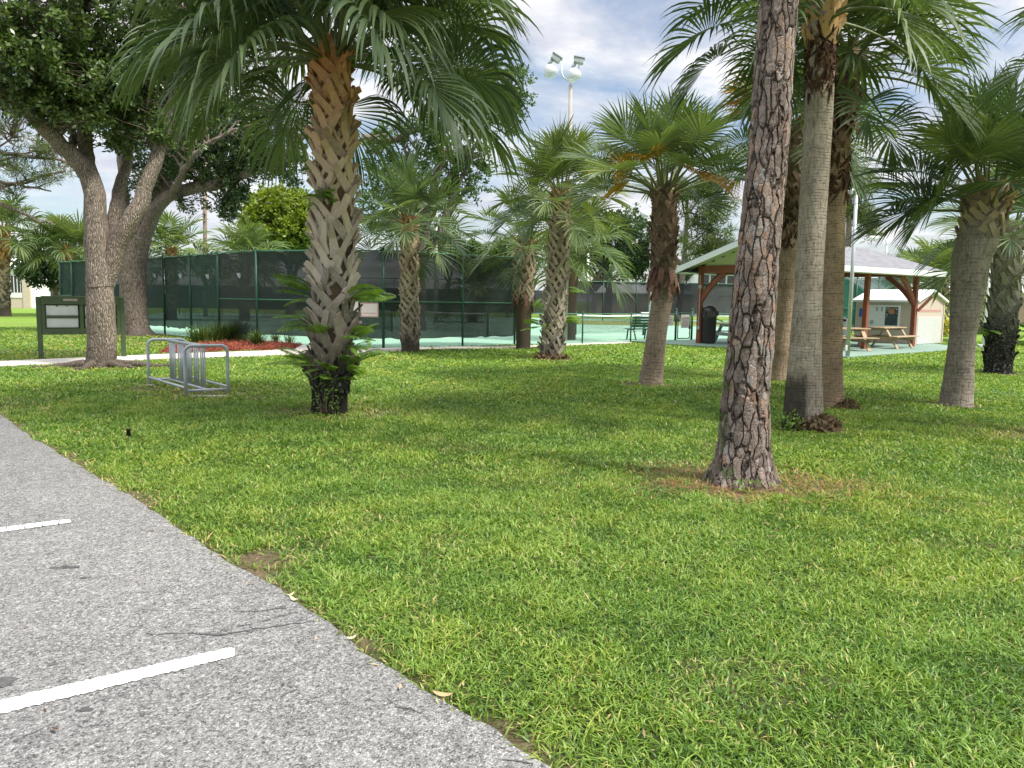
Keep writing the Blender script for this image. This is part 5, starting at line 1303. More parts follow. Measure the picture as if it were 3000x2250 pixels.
# shed
cA = np.array([16.0, 30.6]); dv = np.array([2.1, 1.8]) / np.hypot(2.1, 1.8); W_, L_ = 2.75, 2.45
shed = thing('storage_shed', 'small tan shed with a white gable roof and notice boards beside the pavilion', 'shed', (cA[0], cA[1], 0), math.atan2(dv[1], dv[0]))
mb = MB(); eh, rh = 1.72, 2.12
mb.extrude([(0, 0, 0), (W_, 0, 0), (W_, 0, eh), (W_ / 2, 0, rh), (0, 0, eh)], (0, 0, 0), (0, L_, 0)); mb.build('wall', M['stucco'], shed)
mb = MB()
for s in (-1, 1):
    ye = W_ / 2 + s * (W_ / 2 + .10); pr = [(ye, -.12, eh - .01), (W_ / 2, -.12, rh + .03), (W_ / 2, -.12, rh + .11), (ye, -.12, eh + .07)]
    mb.extrude(pr, (0, 0, 0), (0, L_ + .24, 0))
mb.build('roof', M['white_metal'], shed)
mb = MB(); mb.box((W_ / 2 - .12, -.02, .58), (2.35, .04, 1.08), bevel=.01); mb.build('hatch', M['hatch'], shed)
mb = MB()
for s in (.06, W_ - .06): mb.box((s, -.012, .86), (.10, .024, 1.70))
mb.build('corner_trim', M['stucco2'], shed)
mb = MB(); q = np.random.default_rng(8); x = .25
while x < 2.35:
    w = q.uniform(.04, .10); mb.box((x + w / 2, -.008, 1.40), (w, .012, .05)); x += w + q.uniform(.015, .05)
mb.box((1.3, -.006, 1.34), (2.15, .01, .012)); mb.build('faded_lettering', M['sign_pink'], shed)
bd = thing('notice_board', 'white framed notice boards with papers and an orange poster on the shed wall', 'notice board', (cA[0], cA[1], 0), math.atan2(dv[1], dv[0]))
# front wall lies at local x = 0, running along +y; boards stand proud of it
def onw(mb, y0, y1, z0, z1, pr=.03, th=.02): mb.box((-pr, (y0 + y1) / 2, (z0 + z1) / 2), (th, y1 - y0, z1 - z0)); return mb
mb = MB(); onw(mb, .62, 1.98, .68, 1.58, .02, .04); mb.build('frame', M['white'], bd)
mb = MB(); onw(mb, .70, 1.20, .76, 1.50, .045, .012); mb.build('dark_panel', M['chalk'], bd)
mb = MB(); onw(mb, 1.26, 1.92, .74, 1.52, .045, .012); mb.build('paper_panel', M['paper'], bd)
mb = MB(); onw(mb, .84, 1.06, 1.22, 1.44, .054, .006); mb.build('poster', M['poster'], bd)
mb = MB(); onw(mb, 1.30, 1.38, 1.32, 1.50, .054, .006); onw(mb, 1.50, 1.58, 1.32, 1.50, .054, .006); onw(mb, 1.66, 1.80, .80, .95, .054, .006); mb.build('papers', M['paper_grey'], bd)
mb = MB(); q = np.random.default_rng(9)
for k in range(14):
    y = q.uniform(.72, 1.16); z = q.uniform(1.08, 1.46); onw(mb, y, y + q.uniform(.03, .06), z, z + q.uniform(.012, .03), .0515, .004)
mb.build('flyers', M['paper'], bd)
mb = MB(); onw(mb, 2.16, 2.28, 1.08, 1.42, .03, .02); mb.build('blue_poster', M['blue'], bd)

# notice board by the oak
pa, pb = G(121, 1052), P(363, 1040, 19.3); pa[2] = pb[2] = 0
dd = pb - pa; Lb = float(np.hypot(dd[0], dd[1])); ang = math.atan2(dd[1], dd[0])
nb = thing('notice_board', 'dark olive notice board on two legs with four frosted panes by the oak', 'notice board', pa, ang)
for x in (0, Lb):
    mb = MB(); mb.box((x, 0, .725), (.11, .09, 1.53), bevel=.006); mb.build('leg', M['olive'], nb)
mb = MB()
mb.box((Lb / 2, 0, 1.41), (Lb - .11, .16, .20), bevel=.006); mb.box((Lb / 2, 0, .66), (Lb - .11, .14, .15), bevel=.006)
mb.box((Lb / 2, -.004, 1.025), (.08, .13, .59)); mb.box((Lb / 4, -.004, 1.01), (Lb / 2 - .14, .10, .05)); mb.box((Lb * .75, -.004, 1.01), (Lb / 2 - .14, .10, .05))
mb.box((Lb / 2, .05, 1.03), (Lb - .12, .03, .60)); mb.box((.09, 0, 1.025), (.07, .12, .58)); mb.box((Lb - .09, 0, 1.025), (.07, .12, .58))
mb.build('frame', M['olive'], nb)
for k, x in enumerate((Lb * .27, Lb * .73)):
    for z, h in ((1.165, .245), (.865, .225)):
        mb = MB(); mb.box((x, -.010, z), (Lb / 2 - .22, .02, h), bevel=.004); mb.build('pane', M['panel'], nb)
mb = MB()
for x, w in ((.36, .02), (.58, .06), (.86, .10), (1.0, .06)): mb.box((x, -.024, 1.272), (w, .012, .012))
for x in (.38, .92): mb.lathe([(.001, 0), (.018, .004), (.001, .01)], 10, (x, -.022, 1.27), rot=[[1, 0, 0], [0, 0, -1], [0, 1, 0]])
mb.build('hooks', M['black'], nb)
mb = MB(); mb.box((.66, -.086, 1.42), (.30, .012, .055), bevel=.003); mb.build('plaque', M['plaque'], nb)
mb = MB(); mb.box((1.16, -.086, 1.41), (.20, .012, .06), bevel=.003); mb.build('plaque', M['pale'], nb)

# bike rack
A1, A2, B1 = G(545, 1163), G(669, 1158), G(437, 1128)
B2 = B1 + (A2 - A1)
rk = thing('bike_rack', 'grey painted steel pipe bike rack on the lawn beside the oak', 'bike rack', (A1 + A2 + B1 + B2) / 4)
o0 = np.array(rk.location)
def hoop(a, b, h=.80, r=.10):
    a = a - o0; b = b - o0; u = (b - a) / np.linalg.norm(b - a); L = np.linalg.norm(b - a); pts = [a + [0, 0, -.02], a + [0, 0, h * .4]]
    for t in np.linspace(0, PI / 2, 8): pts.append(a + u * r * (1 - math.cos(t)) + np.array([0, 0, h - r + r * math.sin(t)]))
    for t in np.linspace(PI / 2, 0, 8): pts.append(b - u * r * (1 - math.cos(t)) + np.array([0, 0, h - r + r * math.sin(t)]))
    pts += [b + [0, 0, h * .4], b + [0, 0, -.02]]; return np.array(pts)
for a, b in ((A1, A2), (B1, B2)):
    mb = MB(); mb.tube(hoop(a, b), .026, 14); mb.build('hoop', M['rack'], rk, True)
mA, mB = (A1 + A2) / 2 - o0, (B1 + B2) / 2 - o0
mb = MB(); mb.tube([mA + [0, 0, .79], mB + [0, 0, .79]], .025, 12); mb.build('top_rail', M['rack'], rk, True)
for a, b, z in ((A1 - o0, B1 - o0, .14), (A2 - o0, B2 - o0, .14), (mA, mB, .10), (A1 - o0, A2 - o0, .10), (B1 - o0, B2 - o0, .10)):
    mb = MB(); mb.tube([a + [0, 0, z], b + [0, 0, z]], .021, 10); mb.build('bottom_rail', M['rack'], rk, True)
for k, t in enumerate([.04, .085, .13, .20, .245, .29, .37, .415, .46, .56, .605, .65, .70, .79, .84, .885, .93]):
    p = mA + (mB - mA) * t; mb = MB(); mb.tube([p + [0, 0, .10], p + [0, 0, .78]], .013, 8); mb.build('bar', M['rack'], rk, True)
mb = MB(); q = np.random.default_rng(6)
for p, rx, ry in ((A1 * .4 + A2 * .6, .36, .07), (B1, .14, .05)):
    mb.poly([(p[0] + rx * math.cos(a) * q.uniform(.8, 1.1), p[1] - .05 + ry * math.sin(a) * q.uniform(.8, 1.1)) for a in np.linspace(0, 2 * PI, 14, endpoint=False)], -.03, .016)
struct(mb.build('concrete_footing', M['concrete']))

# irrigation riser
t = thing('irrigation_riser', 'short black irrigation pipe sticking up from the lawn near the tarmac', 'pipe', G(377, 1281))
mb = MB(); mb.lathe([(.001, -.04), (.022, -.04), (.022, .085), (.024, .087), (.024, .098), (.018, .10), (.001, .10)], 16); mb.build('riser_pipe', M['black'], t, True)
mb = MB(); mb.lathe([(.04, -.02), (.045, .004), (.024, .012)], 16); mb.build('collar', M['bin'], t, True)

# ------------------------------------------------------------------ lamps and poles
def pole(mb, h, r0, r1): mb.tube([(0, 0, -.1), (0, 0, h * .5), (0, 0, h)], [r0, (r0 + r1) / 2, r1], 14)
b0 = at(1658, 29.5, 0); zt_ = float(P(1658, 232, 29.5)[2])
fl_ = thing('flood_light', 'tall court floodlight pole with two clear domed lamps against the sky', 'floodlight', b0)
mb = MB(); pole(mb, zt_ - .2, .085, .068); mb.build('pole', M['tan_pole'], fl_, True)
mb = MB(); pts = [(-.40, 0, .72)] + [(-.32 * math.cos(t) - .03, 0, .36 - .36 * math.sin(t)) for t in np.linspace(0, PI / 2, 8)] + [(.32 * math.sin(t) - .03, 0, .36 - .36 * math.cos(t)) for t in np.linspace(0, PI / 2, 8)] + [(.29, 0, .55)]
pts[0] = (-.36, 0, .62); mb.tube(np.array(pts) + [0, 0, zt_ - .05], .028, 10); mb.tube([(0, 0, zt_ - .25), (0, 0, zt_)], .036, 10); mb.build('yoke', M['white'], fl_, True)
for sx, tz, rot_ in ((-1, .62, -.55), (1, .55, -.18)):
    cx = sx * .33 - .02; mb = MB()
    cr_, sr_ = math.cos(rot_), math.sin(rot_); RM = [[cr_, 0, -sr_], [0, 1, 0], [sr_, 0, cr_]]; RMm = np.array(RM)
    c = np.array([cx + (-.22 if sx < 0 else -.03), 0, zt_ + tz + .10])
    mb.box(c, (.36, .26, .20), rot=RM, bevel=.03); mb.box(c + RMm @ np.array([0, 0, .115]), (.42, .30, .03), rot=RM); mb.build('ballast_box', M['galv'], fl_)
    mb = MB(); g = c + RMm @ np.array([-.10 if sx < 0 else -.12, 0, -.13]); e = g + np.array([-.12, 0, -.16]); mb.tube([g, e], [.07, .05], 10); mb.build('neck', M['galv'], fl_, True)
    mb = MB(); a = -.35; RL = [[math.cos(a), 0, math.sin(a)], [0, 1, 0], [-math.sin(a), 0, math.cos(a)]]
    mb.lathe([(.05, 0.02), (.16, -.05), (.25, -.17), (.28, -.29), (.27, -.36), (.17, -.46), (.001, -.50)], 24, e, rot=RL); mb.build('lamp_dome', M['lens'], fl_, True)
b0 = G(2483, 1047); h = float(P(2509, 572, b0[1])[2])
lp = thing('lamp_post', 'galvanised lamp post on the lawn edge in front of the pavilion', 'lamp post', b0)
top = P(2509, 572, b0[1]) - b0
mb = MB(); mb.tube([(0, 0, -.1), top * .5, top], [.062, .055, .048], 14); mb.build('pole', M['galv'], lp, True)
mb = MB(); mb.tube([top + [0, 0, -.05], top + [-.02, 0, .12], top + [-.12, 0, .17], top + [-.22, 0, .12]], .024, 8); mb.build('arm', M['white'], lp, True)
mb = MB(); mb.box(top + [-.32, 0, .07], (.36, .22, .12), bevel=.02); mb.build('lamp_head', M['galv'], lp)
mb = MB(); mb.box(np.array([-.06, -.02, .28]), (.07, .06, .16), bevel=.01); mb.build('junction_box', M['white'], lp)
def simple_pole(name, label, px, depth, pytop, r, mat, cat, px2=None, group=None):
    b = at(px, depth, 0); tp = P(px2 or px, pytop, depth) - b; t = thing(name, label, cat, b, 0, group); m_ = MB(); m_.tube([(0, 0, -.1), tp * .5, tp], [r * 1.15, r, r * .9], 12); m_.build('pole', M[mat], t, True); return t, tp
simple_pole('utility_pole', 'brown wooden utility pole rising behind the green fence', 600, 56, 470, .14, 'pole_wood', 'utility pole')
simple_pole('light_pole', 'tan concrete pole behind the dark screen right of the slim palm', 1277, 50, 600, .12, 'tan_pole', 'pole')
simple_pole('light_pole', 'thin white pole beyond the far black screen', 1723, 66, 740, .10, 'white', 'pole')
t, tp = simple_pole('lamp_post', 'white court lamp post just behind the leaning V-crowned palm', 1909, 33.5, 640, .07, 'white', 'lamp post')
mb = MB(); mb.tube([tp + [0, 0, -.05], tp + [-.06, 0, .22], tp + [-.2, 0, .27]], .025, 8); mb.lathe([(.001, .14), (.10, .12), (.17, 0), (.15, -.12), (.001, -.14)], 16, tp + [-.28, 0, .18]); mb.build('lamp_head', M['white'], t, True)
t, tp = simple_pole('street_lamp', 'small curved street lamp beyond the pavilion roof', 2597, 62, 720, .07, 'galv', 'street lamp')
mb = MB(); mb.tube([tp + [0, 0, -.05], tp + [-.06, 0, .45], tp + [-.30, 0, .62], tp + [-.75, 0, .66]], .05, 8); mb.box(tp + [-1.05, 0, .60], (.65, .35, .30), bevel=.06); mb.build('lamp_head', M['white'], t, True)
t, tp = simple_pole('white_post', 'slim white post with a small spigot left of the black-footed palm', 2890, 26.5, 765, .045, 'white', 'post', 2906)
mb = MB(); mb.lathe([(.05, 0), (.075, .02), (.075, .16), (.04, .20), (.001, .21)], 12, tp); mb.build('cap', M['white'], t, True)
mb = MB(); mb.box((-.09, -.03, .22), (.12, .08, .10), bevel=.01); mb.tube([(-.14, -.03, .26), (-.22, -.05, .27)], .03, 8); mb.build('spigot', M['galv'], t)
t, tp = simple_pole('net_post', 'white-topped green court post beyond the low fence', 1888, 36, 950, .06, 'green_metal', 'post')
mb = MB(); mb.box(tp + [.02, -.02, .28], (.40, .14, .56), bevel=.02); mb.build('score_box', M['white'], t)

# ------------------------------------------------------------------ buildings far off
def house(label, loc, rz, w, d, h, rh, wall, roof, group=None, name='house'):
    t = thing(name, label, 'house', loc, rz, group)
    mb = MB(); mb.box((w / 2, d / 2, h / 2 - .1), (w, d, h + .2)); mb.build('wall', M[wall], t)
    mb = MB()
    for s in (-1, 1):
        ye = d / 2 + s * (d / 2 + .35); mb.extrude([(-.35, ye, h), (-.35, d / 2, h + rh), (-.35, d / 2, h + rh + .1), (-.35, ye, h + .12)], (0, 0, 0), (w + .7, 0, 0))
    for k in range(int((w + .7) / .55)):
        x = -.3 + k * .55; mb.bar((x, -.34, h + .135), (x, d / 2, h + rh + .115), .05, .04)
    mb.build('roof', M[roof], t)
    mb = MB()
    for x in (0.0, w): mb.extrude([(x - .04, 0, h - .02), (x - .04, d, h - .02), (x - .04, d / 2, h + rh - .02)], (0, 0, 0), (.08, 0, 0))
    mb.build('gable', M[wall], t)
    return t
Dp = 76; l0 = at(-120, Dp, 0); l1 = at(93, Dp, 0)
t = house('white ribbed-roof house with a screened porch at the left edge', l0, 0, float(l1[0] - l0[0]), 6, 3.75, 1.1, 'white', 'white_metal')
wL = float(l1[0] - l0[0])
mb = MB(); mb.box((wL - .35, -.14, 1.7), (.70, .26, 3.6)); mb.box((wL - 1.8, -.10, .5), (3.0, .18, 1.0)); mb.build('brick_pier', M['brick'], t)
mb = MB(); mb.box((wL - 1.75, -.21, 1.25), (2.0, .05, .50)); mb.build('kick_panel', M['white'], t)
mb = MB(); mb.box((wL - 1.6, -.06, 2.28), (1.35, .10, 1.72)); mb.build('window', M['glass_dark'], t)
mb = MB()
for k in range(5): mb.box((wL - 2.25 + k * .325, -.13, 2.28), (.05, .05, 1.76))
mb.build('mullions', M['white'], t)
t = house('small white house with an awning between the porch house and the green fence', at(100, 112, 0), 0, 6.2, 6, 3.0, 1.8, 'white', 'white_metal')
mb = MB(); mb.bar((1.0, -.9, 2.3), (2.8, -.9, 2.8), 1.4, .08); mb.build('awning', M['white_metal'], t)
mb = MB()
for x in (1.6, 2.4, 3.4): mb.box((x, -.03, 1.5), (.5, .06, 1.1))
mb.build('window', M['glass_dark'], t)
mb = MB(); mb.box((4.2, -.1, 1.5), (.9, .2, 3.0)); mb.build('brick_pier', M['brick'], t)
t = house('low beige building with a pale roof at the right edge', at(2800, 66, 0), R(-3), 26, 6, 2.75, .9, 'stucco2', 'white_metal', name='long_building')
mb = MB()
for x in (1.2, 5.2, 8.4): mb.box((x, -.04, 1.2), (1.5, .08, 2.2))
mb.build('door', M['brown_wall'], t)
mb = MB(); mb.box((3.3, -.05, 1.7), (1.5, .10, 1.0)); mb.build('window', M['glass_dark'], t)
t = house('grey-roofed brown building seen between the pavilion braces', at(2535, 60, 0), R(4), 7, 5, 2.6, 1.0, 'brown_wall', 'white_metal', name='building')
mb = MB(); mb.box((4.6, -.8, 1.3), (1.8, .9, .8), bevel=.05); mb.build('white_unit', M['white'], t)
t = house('white screened house beyond the far black screen left of the pine trunk', at(2050, 84, 0), 0, 6.0, 6, 5.2, .8, 'white', 'white_metal')
mb = MB()
for k in range(5): mb.box((.55 + k * .9, -.05, 4.0), (.7, .10, 1.2))
mb.build('window', M['glass_dark'], t)
t = house('pale roof line of a building beyond the far black screen', at(1750, 88, 0), 0, 13, 6, 2.4, 1.0, 'stucco2', 'white_metal', name='building')

# ------------------------------------------------------------------ mulch bed, tufts, ferns, weeds, litter
mb = MB(); mb.poly(mulch, -.02, .03); q = np.random.default_rng(12)
mx = np.array(mulch); n = 5200
x = q.uniform(mx[:, 0].min(), mx[:, 0].max(), n); y = q.uniform(mx[:, 1].min(), mx[:, 1].max(), n); k = inside(mulch, x, y); x, y = x[k], y[k]; n = len(x)
a = q.uniform(0, PI, n); ch = MB()
leaf_quads(ch, np.stack([x, y, q.uniform(.03, .07, n)], -1), unit(np.stack([np.cos(a), np.sin(a), q.normal(0, .35, n)], -1)), unit(q.normal(0, .35, (n, 3)) + [0, 0, 1]), q.uniform(.08, .20, n), q.uniform(.015, .035, n), q.uniform(0, 1, n))
bed = thing('mulch_bed', 'red bark mulch bed at the foot of the tennis fence', 'mulch bed', (0, 0, 0))
mb.build('mulch', M['mulch'], bed); c_ = ch.build('bark_chips', M['mulch2'], bed); c_['kind'] = 'stuff'
def tuft(label, px, py, h, n, w, seed, group='ornamental grass clumps in the mulch'):
    c = G(px, py); q = np.random.default_rng(seed); mb = MB()
    az = q.uniform(0, 2 * PI, n); ln = h * q.uniform(.6, 1.25, n); lean = q.uniform(.2, 1.15, n); r0 = np.abs(q.normal(0, w, n)); t = np.linspace(0, 1, 6)
    bx = np.cos(az) * r0; by = np.sin(az) * r0 * .6
    hx = np.cos(az)[:, None] * ln[:, None] * lean[:, None] * t ** 1.7 * .75; hy = np.sin(az)[:, None] * ln[:, None] * lean[:, None] * t ** 1.7 * .75; hz = ln[:, None] * (t - .42 * lean[:, None] * t ** 2.6)
    pos = np.stack([bx[:, None] + hx, by[:, None] + hy, hz + .02], -1); sd = np.stack([-np.sin(az), np.cos(az), 0 * az], -1)
    ww = .011 * np.array([.9, 1, .9, .7, .45, .08])
    v = np.stack([pos - sd[:, None] * ww[None, :, None], pos + sd[:, None] * ww[None, :, None]], 2)
    base = (np.arange(n) * 12)[:, None] + (np.arange(5) * 2)[None]
    mb.add(v.reshape(-1, 3), np.stack([base, base + 1, base + 3, base + 2], -1).reshape(-1, 4), np.repeat(np.clip(q.normal(.5, .25, n), 0, 1), 12))
    t_ = thing('grass_clump', label, 'grass clump', (c[0], c[1], 0), 0, group); mb.build('blades', M['tuft'], t_); return t_
tuft('wide ornamental grass clump at the left end of the mulch', 592, 1004, .62, 420, .26, 1)
tuft('ornamental grass clump second from the left in the mulch', 648, 1001, .72, 420, .24, 2)
tuft('tallest ornamental grass clump in front of the fence post', 702, 1000, .82, 520, .26, 3)
tuft('small round grass clump in front of the others', 752, 1014, .52, 260, .12, 4)
tuft('thin wispy grass clump near the ferny palm', 806, 1004, .40, 70, .10, 5)
tuft('thin wispy grass clump farthest right in the mulch', 848, 1006, .36, 60, .10, 6)

def fern_frond(mb, o, d, L, q, droop=.9, w=.15, pairs=13, tone=.5):
    d = unit(np.array(d, float)); pts = [np.array(o, float)]; dirs = []
    n = pairs * 2
    for k in range(n):
        dd = unit(d + np.array([0, 0, -1.0]) * droop * (k / n) ** 1.3); dirs.append(dd); pts.append(pts[-1] + dd * L / n)
    pts = np.array(pts); mb.tube(pts, np.linspace(.006, .002, len(pts)), 4, tone=tone * .6, cap=False)
    S = unit(np.cross(d, [0, 0, 1.0])); S = S * math.cos(.3) + np.array([0, 0, 1]) * math.sin(q.normal(0, .4))
    c, dr, nn, l_, w_ = [], [], [], [], []
    for k in range(3, n):
        t = k / n
        for s in (-1, 1):
            c.append(pts[k]); dv_ = unit(S * s + dirs[k] * .45 + np.array([0, 0, -.25])); dr.append(dv_); nn.append(unit(np.cross(dv_, dirs[k]) * s + q.normal(0, .15, 3))); l_.append(w * L / .5 * math.sin(PI * (.14 + .80 * t)) * q.uniform(.85, 1.1)); w_.append(L / n * 1.15)
    leaf_quads(mb, np.array(c), np.array(dr), np.array(nn), np.array(l_), np.array(w_), np.clip(q.normal(tone, .12, len(c)), 0, 1))
def fern(label, key_fn, rads, loc, z, az, n, L, seed, mat='fern', spread=.7, group='ferns growing on palm trunks', upb=.35):
    q = np.random.default_rng(seed); ctr = key_fn(z); r_ = float(rads(z)); o = ctr + np.array([math.cos(az), math.sin(az), 0]) * (r_ + .03)
    t = thing('boot_fern', label, 'fern', loc + o, 0, group); mb = MB()
    for k in range(n):
        a = az + q.normal(0, spread); d = [math.cos(a), math.sin(a), q.uniform(-.1, .8) + upb * .3]
        fern_frond(mb, q.normal(0, .05, 3), d, L * q.uniform(.85, 1.4), q, q.uniform(.5, 1.15), tone=q.uniform(.35, .7))
    mb.build('fronds', M[mat], t); return t
fern('upper left fern spray on the big booted palm', fn1, rad1, loc1, 1.62, R(190), 6, .46, 1)
fern('lower left fern spray just under the upper one on the big booted palm', fn1, rad1, loc1, 1.22, R(200), 5, .38, 2)
fern('dark fern spray on the right side of the big booted palm beside the white notice', fn1, rad1, loc1, 1.62, R(-15), 6, .50, 3)
fern('right fern spray halfway up the big booted palm', fn1, rad1, loc1, 1.00, R(-30), 7, .48, 4)
fern('low right fern spray spreading over the path from the big booted palm', fn1, rad1, loc1, .62, R(-35), 6, .46, 5)
fern('low left fern spray on the foot of the big booted palm', fn1, rad1, loc1, .70, R(215), 6, .42, 6)
fern('small fern in the middle of the big booted palm trunk', fn1, rad1, loc1, 1.12, R(-95), 5, .26, 7, spread=1.0)
fern('small dark fern high on the big booted palm trunk', fn1, rad1, loc1, 2.85, R(-110), 8, .28, 8, spread=1.2)
fern('bright fern at the base front of the big booted palm', fn1, rad1, loc1, .55, R(-80), 8, .30, 9, spread=1.2)
def trunk_of(key, dz=0):
    return foot[key] * [1, 1, 0]
for k, (key, lab, dx, z, az, n, L) in enumerate([('P4', 'fern on the left of the pale booted palm', 0, .95, 185, 7, .42), ('P4', 'yellowish fern on the right of the pale booted palm', .05, 1.05, -5, 8, .48), ('P4', 'dark fern high right on the pale booted palm', .1, 1.9, 0, 4, .40),
        ('P10', 'right hanging fern halfway up the black-footed palm', 0, 1.15, -10, 6, .5), ('P10', 'low hanging fern on the right of the black-footed palm', 0, .7, -15, 6, .5), ('P10', 'left fern on the black-footed palm', 0, .95, 190, 4, .34), ('P3', 'dark fern between the short palm and the pale one', 0, 1.45, 0, 4, .45)]):
    base = trunk_of(key) + np.array([dx, 0, 0]); fern(lab, lambda z: np.array([0, 0, z]), lambda z: .27, base, z, R(az), n, L, 40 + k)
# vine and weeds: small leaves on the foot of the big palm, weeds and thatch round the grey palm
def weed(name, label, c, rx, ry, h, n, l, mat, seed, cat, pull=None):
    q = np.random.default_rng(seed); t = thing(name, label, cat, c); mb = MB(); a = q.uniform(0, 2 * PI, n); r_ = np.sqrt(q.uniform(0, 1, n))
    pos = np.stack([rx * r_ * np.cos(a), ry * r_ * np.sin(a), h * q.uniform(.05, 1, n) * (1.1 - r_ * .6)], -1)
    leaf_quads(mb, pos, unit(q.normal(0, 1, (n, 3)) + [0, 0, .4]), unit(q.normal(0, .6, (n, 3)) + [0, -.5, .7]), l * q.uniform(.6, 1.3, n), l * .55 * q.uniform(.6, 1.3, n), np.clip(q.normal(.5, .2, n), 0, 1))
    st = MB()
    for k in range(0, n, 7): st.tube([pos[k] * [.5, .5, 0], pos[k] * [.8, .8, .6], pos[k]], .003, 4, cap=False)
    mb.build('leaves', M[mat], t); st.build('stems', M['twig'], t); return t
weed('trunk_vine', 'small leafy vine climbing the black foot of the big booted palm', loc1 + np.array([.06, -.36, .05]), .20, .05, .62, 130, .05, 'fern', 3, 'vine')
weed('weed_clump', 'green weeds at the left foot of the smooth grey palm', foot['P7'] * [1, 1, 0] + np.array([-.20, -.16, 0]), .22, .16, .26, 260, .06, 'fern', 4, 'weeds')
weed('dead_thatch', 'brown dead root thatch at the right foot of the smooth grey palm', foot['P7'] * [1, 1, 0] + np.array([.10, -.16, 0]), .30, .22, .22, 700, .09, 'thatch', 5, 'thatch')
weed('dead_thatch', 'brown root mat round the foot of the pale booted palm', foot['P4'] * [1, 1, 0] + np.array([.0, -.1, 0]), .48, .36, .14, 600, .10, 'thatch', 6, 'thatch')
weed('dead_thatch', 'brown thatch at the foot of the orange-tan palm', foot['P8'] * [1, 1, 0] + np.array([.12, -.08, 0]), .22, .2, .16, 320, .08, 'thatch', 7, 'thatch')
weed('weed_clump', 'sparse weeds growing against the flared foot of the near pine', foot['PINE'] * [1, 1, 0] + np.array([-.03, -.38, 0]), .20, .08, .14, 60, .04, 'fern', 8, 'weeds')
for k, (px, d_, lab) in enumerate([(2770, 40, 'tall yellow-topped croton shrub right of the tan shed'), (2858, 45, 'yellow croton shrub behind the leaning mottled palm')]):
    c = at(px, d_, 0); weed('croton_shrub', lab, c, .45, .45, 1.45, 420, .20, 'croton', 20 + k, 'shrub')
# litter by the tarmac edge
def litter(label, px, py, L, w, rz, mat, name='fallen_leaf', curl=.01):
    c = G(px, py); t = thing(name, label, 'leaf', (c[0], c[1], .016), rz); s = np.linspace(-1, 1, 9); mb = MB(); v = []
    for k in s: v += [(k * L / 2, -w / 2 * (1 - k * k) - .0005, .004 + curl * k * k), (k * L / 2, w / 2 * (1 - k * k) + .0005, .006 + curl * k * k + .004)]
    mb.add(v, [(2 * k, 2 * k + 2, 2 * k + 3, 2 * k + 1) for k in range(8)]); mb.build('blade', M[mat], t)
M['dry_tan'] = plain('dry_tan_leaf', (.38, .28, .15), .7, .2, .15, 30); M['dry_pale'] = plain('dry_pale_leaf', (.44, .38, .26), .7, .2, .12, 30)
litter('tan dry leaf lying on the lower tarmac edge', 1297, 2050, .085, .020, R(-12), 'dry_tan')
litter('pale curled leaf at the tarmac edge above the cracks', 862, 1768, .075, .016, R(-30), 'dry_pale', curl=.02)
litter('short pale sliver standing beside the curled leaf', 852, 1754, .05, .008, R(55), 'dry_pale')
litter('green-yellow leaf at the edge between grass and tarmac', 1030, 1882, .05, .014, R(35), 'dry_pale')

# scattered dead leaves and bits on the lawn and along the tarmac
q = np.random.default_rng(88); n = 520
x = np.concatenate([q.uniform(-9, 9, 260), np.array([e[0] for e in fine])[q.integers(0, len(fine), 260)] + q.normal(0, .10, 260)])
y = np.concatenate([q.uniform(2.4, 17, 260), np.zeros(260)])
idx = q.integers(0, len(fine), 260); fa_ = np.array(fine); x[260:] = fa_[idx, 0] + q.normal(.03, .09, 260); y[260:] = fa_[idx, 1] + q.normal(.03, .09, 260)
a = q.uniform(0, 2 * PI, n); mb = MB(); L = q.uniform(.02, .065, n); L[:200] *= 1.3
leaf_quads(mb, np.stack([x, y, q.uniform(.014, .032, n)], -1), unit(np.stack([np.cos(a), np.sin(a), q.normal(0, .15, n)], -1)), unit(q.normal(0, .25, (n, 3)) + [0, 0, 1]), L, L * q.uniform(.12, .45, n), q.uniform(0, 1, n))
M['litter'] = leafy('leaf_litter', (.08, .05, .03), (.42, .31, .18), .8, .15, .05)
tag(mb.build('leaf_litter', M['litter']), 'small brown dead leaves scattered over lawn and tarmac edge', 'leaf litter', kind='stuff')

# ------------------------------------------------------------------ light, sky, camera
SUN_EL, SUN_AZ = R(54), math.atan2(-.42, .88)           # direction towards the sun, seen from above
sd = np.array([math.cos(SUN_EL) * math.cos(SUN_AZ), math.cos(SUN_EL) * math.sin(SUN_AZ), math.sin(SUN_EL)])
sl = bpy.data.lights.new('sun', 'SUN'); sl.energy = 2.5; sl.angle = R(8.0); sl.color = (1.0, .95, .86)
so_ = bpy.data.objects.new('sun', sl); C.objects.link(so_); so_.rotation_euler = Vector(-sd).to_track_quat('-Z', 'Y').to_euler(); so_.location = tuple(sd * 60)
w = bpy.data.worlds.new('World'); bpy.context.scene.world = w; w.use_nodes = True; nt = w.node_tree; nt.nodes.clear()
wo = nd(nt, 'ShaderNodeOutputWorld')
sk = nd(nt, 'ShaderNodeTexSky', sky_type='NISHITA', sun_disc=False, sun_elevation=SUN_EL, sun_rotation=PI / 2 - SUN_AZ, air_density=1.0, dust_density=1.4, ozone_density=1.0)
bg1 = nd(nt, 'ShaderNodeBackground', {0: sk.outputs[0], 1: .07})
tc = nd(nt, 'ShaderNodeTexCoord'); sp_ = nd(nt, 'ShaderNodeSeparateXYZ', {0: tc.outputs['Generated']})
zc = math_(nt, 'ADD', math_(nt, 'MAXIMUM', sp_.outputs[2], 0.0), .16)
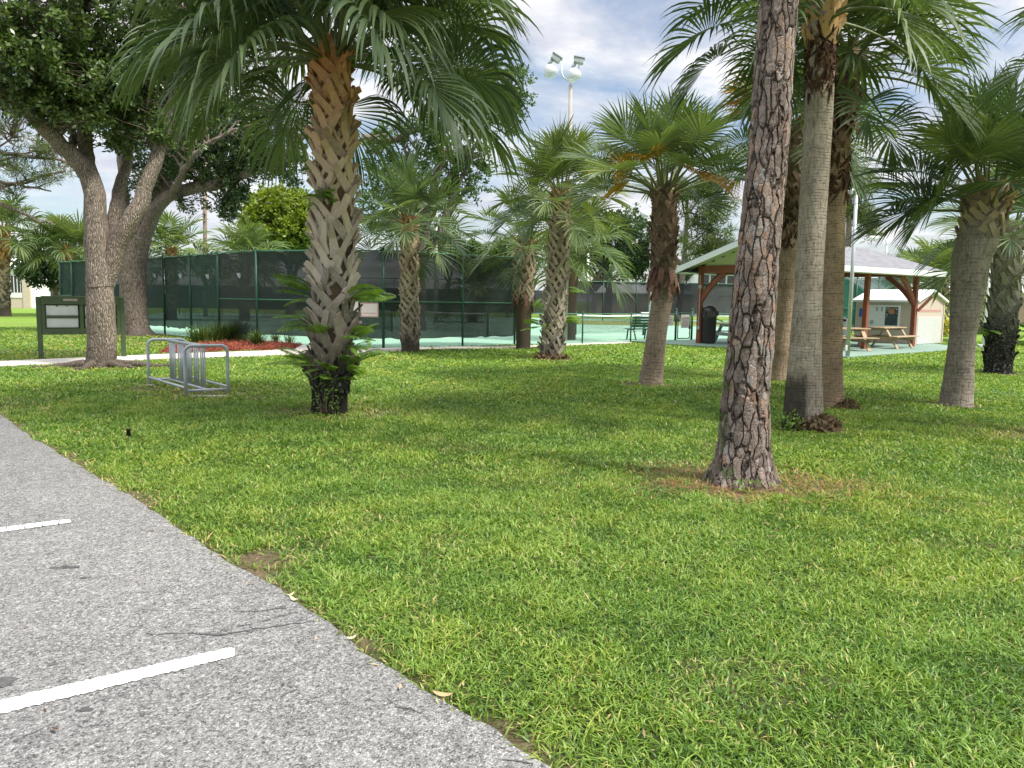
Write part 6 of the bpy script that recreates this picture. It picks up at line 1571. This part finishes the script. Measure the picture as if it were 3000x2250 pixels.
cv = nd(nt, 'ShaderNodeCombineXYZ', {0: math_(nt, 'DIVIDE', sp_.outputs[0], zc), 1: math_(nt, 'DIVIDE', sp_.outputs[1], zc), 2: 0.0}).outputs[0]
cm = nd(nt, 'ShaderNodeMapping', {0: cv, 1: (3.1, 7.3, 0), 3: (1.0, 1.0, 1)}).outputs[0]
n1 = noise(nt, cm, 1.35, 8, .58, .25); n2 = noise(nt, nd(nt, 'ShaderNodeMapping', {0: cv, 1: (9.0, 2.0, 0), 3: (1, 1, 1)}).outputs[0], 2.2, 7, .6)
cov = ramp(nt, n1, [(.38, 0.05), (.50, .60), (.58, 1)])
cc = ramp(nt, n2, [(.34, (.64, .66, .78)), (.50, (.86, .87, .92)), (.62, (1.1, 1.1, 1.1))])
zen = ramp(nt, sp_.outputs[2], [(.42, 0), (.85, 1)])          # unseen clouds overhead brightened to add fill light, as under an overcast sky
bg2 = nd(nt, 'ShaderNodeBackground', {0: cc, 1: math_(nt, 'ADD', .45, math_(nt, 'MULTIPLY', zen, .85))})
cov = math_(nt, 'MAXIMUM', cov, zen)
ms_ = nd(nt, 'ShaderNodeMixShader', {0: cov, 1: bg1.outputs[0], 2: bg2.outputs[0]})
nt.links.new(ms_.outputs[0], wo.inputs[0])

cam = bpy.data.cameras.new('camera'); cam.sensor_width = 36; cam.sensor_fit = 'HORIZONTAL'; cam.lens = 36 * F / 3000; cam.clip_end = 3000; cam.clip_start = .05
co = bpy.data.objects.new('camera', cam); C.objects.link(co)
mw = Matrix.Identity(4)
for r_i in range(3):
    mw[r_i][0] = _r[r_i]; mw[r_i][1] = _u[r_i]; mw[r_i][2] = -_f[r_i]; mw[r_i][3] = CAM[r_i]
co.matrix_world = mw
sc = bpy.context.scene; sc.camera = co
sc.view_settings.view_transform = 'Standard'; sc.view_settings.look = 'None'; sc.view_settings.exposure = 1.25; sc.view_settings.gamma = 1
sc.cycles.max_bounces = 8; sc.cycles.transparent_max_bounces = 16; sc.cycles.use_adaptive_sampling = True; sc.cycles.use_denoising = True
